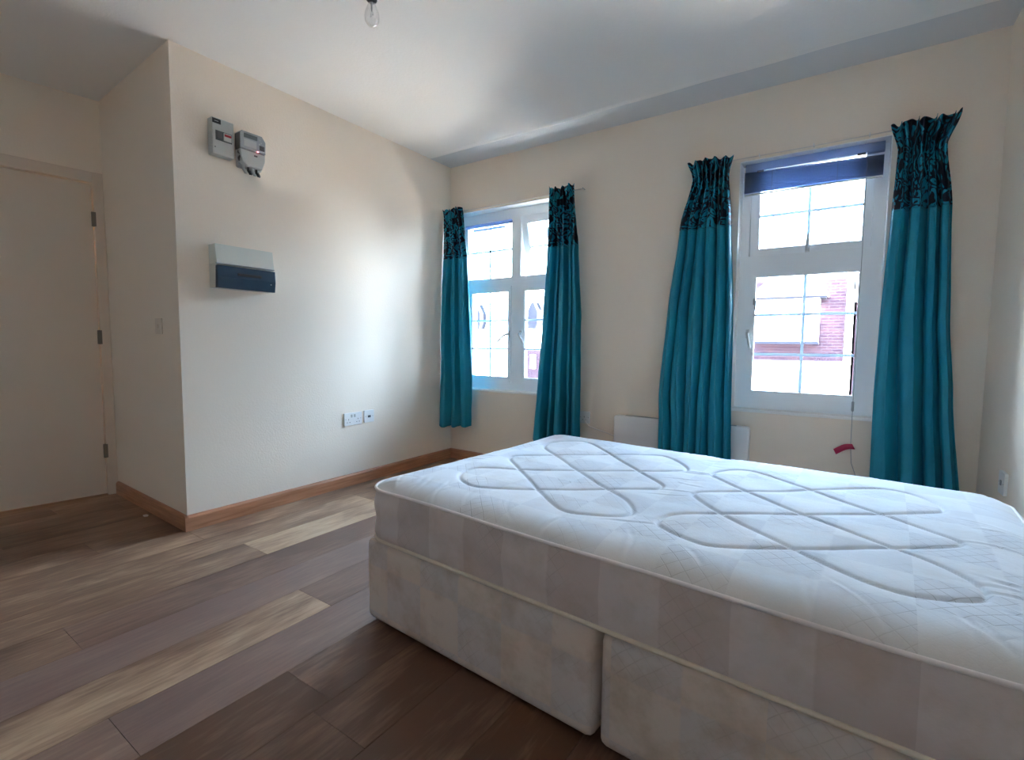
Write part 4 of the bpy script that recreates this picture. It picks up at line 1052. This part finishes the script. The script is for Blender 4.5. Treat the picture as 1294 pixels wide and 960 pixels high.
for k_, (x, z) in enumerate(wall_holes):
    lab = ('upper dark screw plug in the wall right of the electricity meter', 'lower dark screw plug in the wall right of the electricity meter', 'dark screw plug in the wall below right of the electricity meter')[k_]
    pl = wall_thing('screw_plug', lab, 'screw', 'left', -1.742 + x, 2.062 + z)
    bm = bmesh.new(); lathe(bm, [(0.0042, -0.006), (0.0046, -0.004), (0.003, 0.0)], 10, (0, 0, 0), 'Y'); box(bm, -0.0035, 0.0035, -0.0068, -0.0055, -0.0008, 0.0008); mesh_obj('screw_head', bm, M['darkgrey'], pl)

# panel heater behind the bed
ht = wall_thing('panel_heater', 'white electric panel heater under the window wall behind the mattress', 'heater', 'back', 1.985, 0.0)
bm = bmesh.new(); prism(bm, rrect(-0.425, 0.425, 0.12, 0.527, 0.020), 'Y', -0.085, -0.028, 0.005); mesh_obj('front_panel', bm, M['heater'], ht)
mesh_obj('mounting_bracket', B(-0.36, 0.36, -0.030, 0.0, 0.16, 0.48, 0.002), M['greyplastic'], ht)
mesh_obj('air_grille', B(-0.35, 0.35, -0.070, -0.040, 0.5255, 0.5285, 0.0005), M['midgrey'], ht)
bm = bmesh.new(); tube(bm, [(-0.675, -0.012, 0.462), (-0.672, -0.02, 0.445), (-0.640, -0.022, 0.418), (-0.585, -0.02, 0.402), (-0.50, -0.022, 0.385), (-0.41, -0.03, 0.36)], 0.0035, 8)
mesh_obj('power_cable', bm, M['wire'], ht, smooth=True)

# pendant bulb
bx, by, bz = 1.262, -1.904, 2.295
pn = thing('pendant_light', 'clear bare bulb in a black holder hanging from the ceiling', 'pendant light', (bx, by, H))
dz = bz - H
bm = bmesh.new(); lathe(bm, [(0.040, 0.0), (0.040, -0.008), (0.030, -0.020), (0.010, -0.028), (0.004, -0.034)], 24); mesh_obj('ceiling_rose', bm, M['plastic'], pn, smooth=True)
bm = bmesh.new(); tube(bm, [(0, 0, -0.03), (0.001, 0, -0.08), (0, 0, dz + 0.09)], 0.0032, 8); mesh_obj('flex', bm, M['plastic'], pn)
bm = bmesh.new(); lathe(bm, [(0.005, dz + 0.098), (0.012, dz + 0.092), (0.016, dz + 0.078), (0.019, dz + 0.070), (0.019, dz + 0.052), (0.0205, dz + 0.050), (0.0205, dz + 0.044), (0.014, dz + 0.038)], 24)
mesh_obj('lamp_holder', bm, M['black'], pn, smooth=True)
bm = bmesh.new(); lathe(bm, [(0.011, dz + 0.045), (0.0125, dz + 0.034), (0.019, dz + 0.018), (0.0265, dz - 0.002), (0.0285, dz - 0.018), (0.026, dz - 0.034), (0.017, dz - 0.047), (0.006, dz - 0.053), (0.001, dz - 0.0535)], 32)
bb_ = mesh_obj('bulb', bm, M['bulb'], pn, smooth=True); bb_['label'] = 'clear glass bulb'
bm = bmesh.new(); lathe(bm, [(0.004, dz + 0.040), (0.0035, dz + 0.012), (0.0015, dz + 0.004)], 10)
for s_ in (-1, 1): tube(bm, [(0.001 * s_, 0, dz + 0.01), (0.010 * s_, 0, dz - 0.014)], 0.0006, 6)
tube(bm, [(-0.010, 0, dz - 0.014), (-0.004, 0.003, dz - 0.010), (0.004, -0.003, dz - 0.010), (0.010, 0, dz - 0.014)], 0.0005, 6)
mesh_obj('filament', bm, M['midgrey'], bb_)

# scrap on the alcove floor
bm = bmesh.new(); prism(bm, [(-0.016, -0.008), (0.010, -0.012), (0.018, 0.004), (0.004, 0.013), (-0.014, 0.009)], 'Z', 0.0, 0.007, 0.002)
o = mesh_obj('paper_scrap', bm, M['paper'], loc=(-0.434, -2.153, 0.0)); tag(o, 'tiny crumpled white scrap on the floor near the alcove skirting', 'scrap')
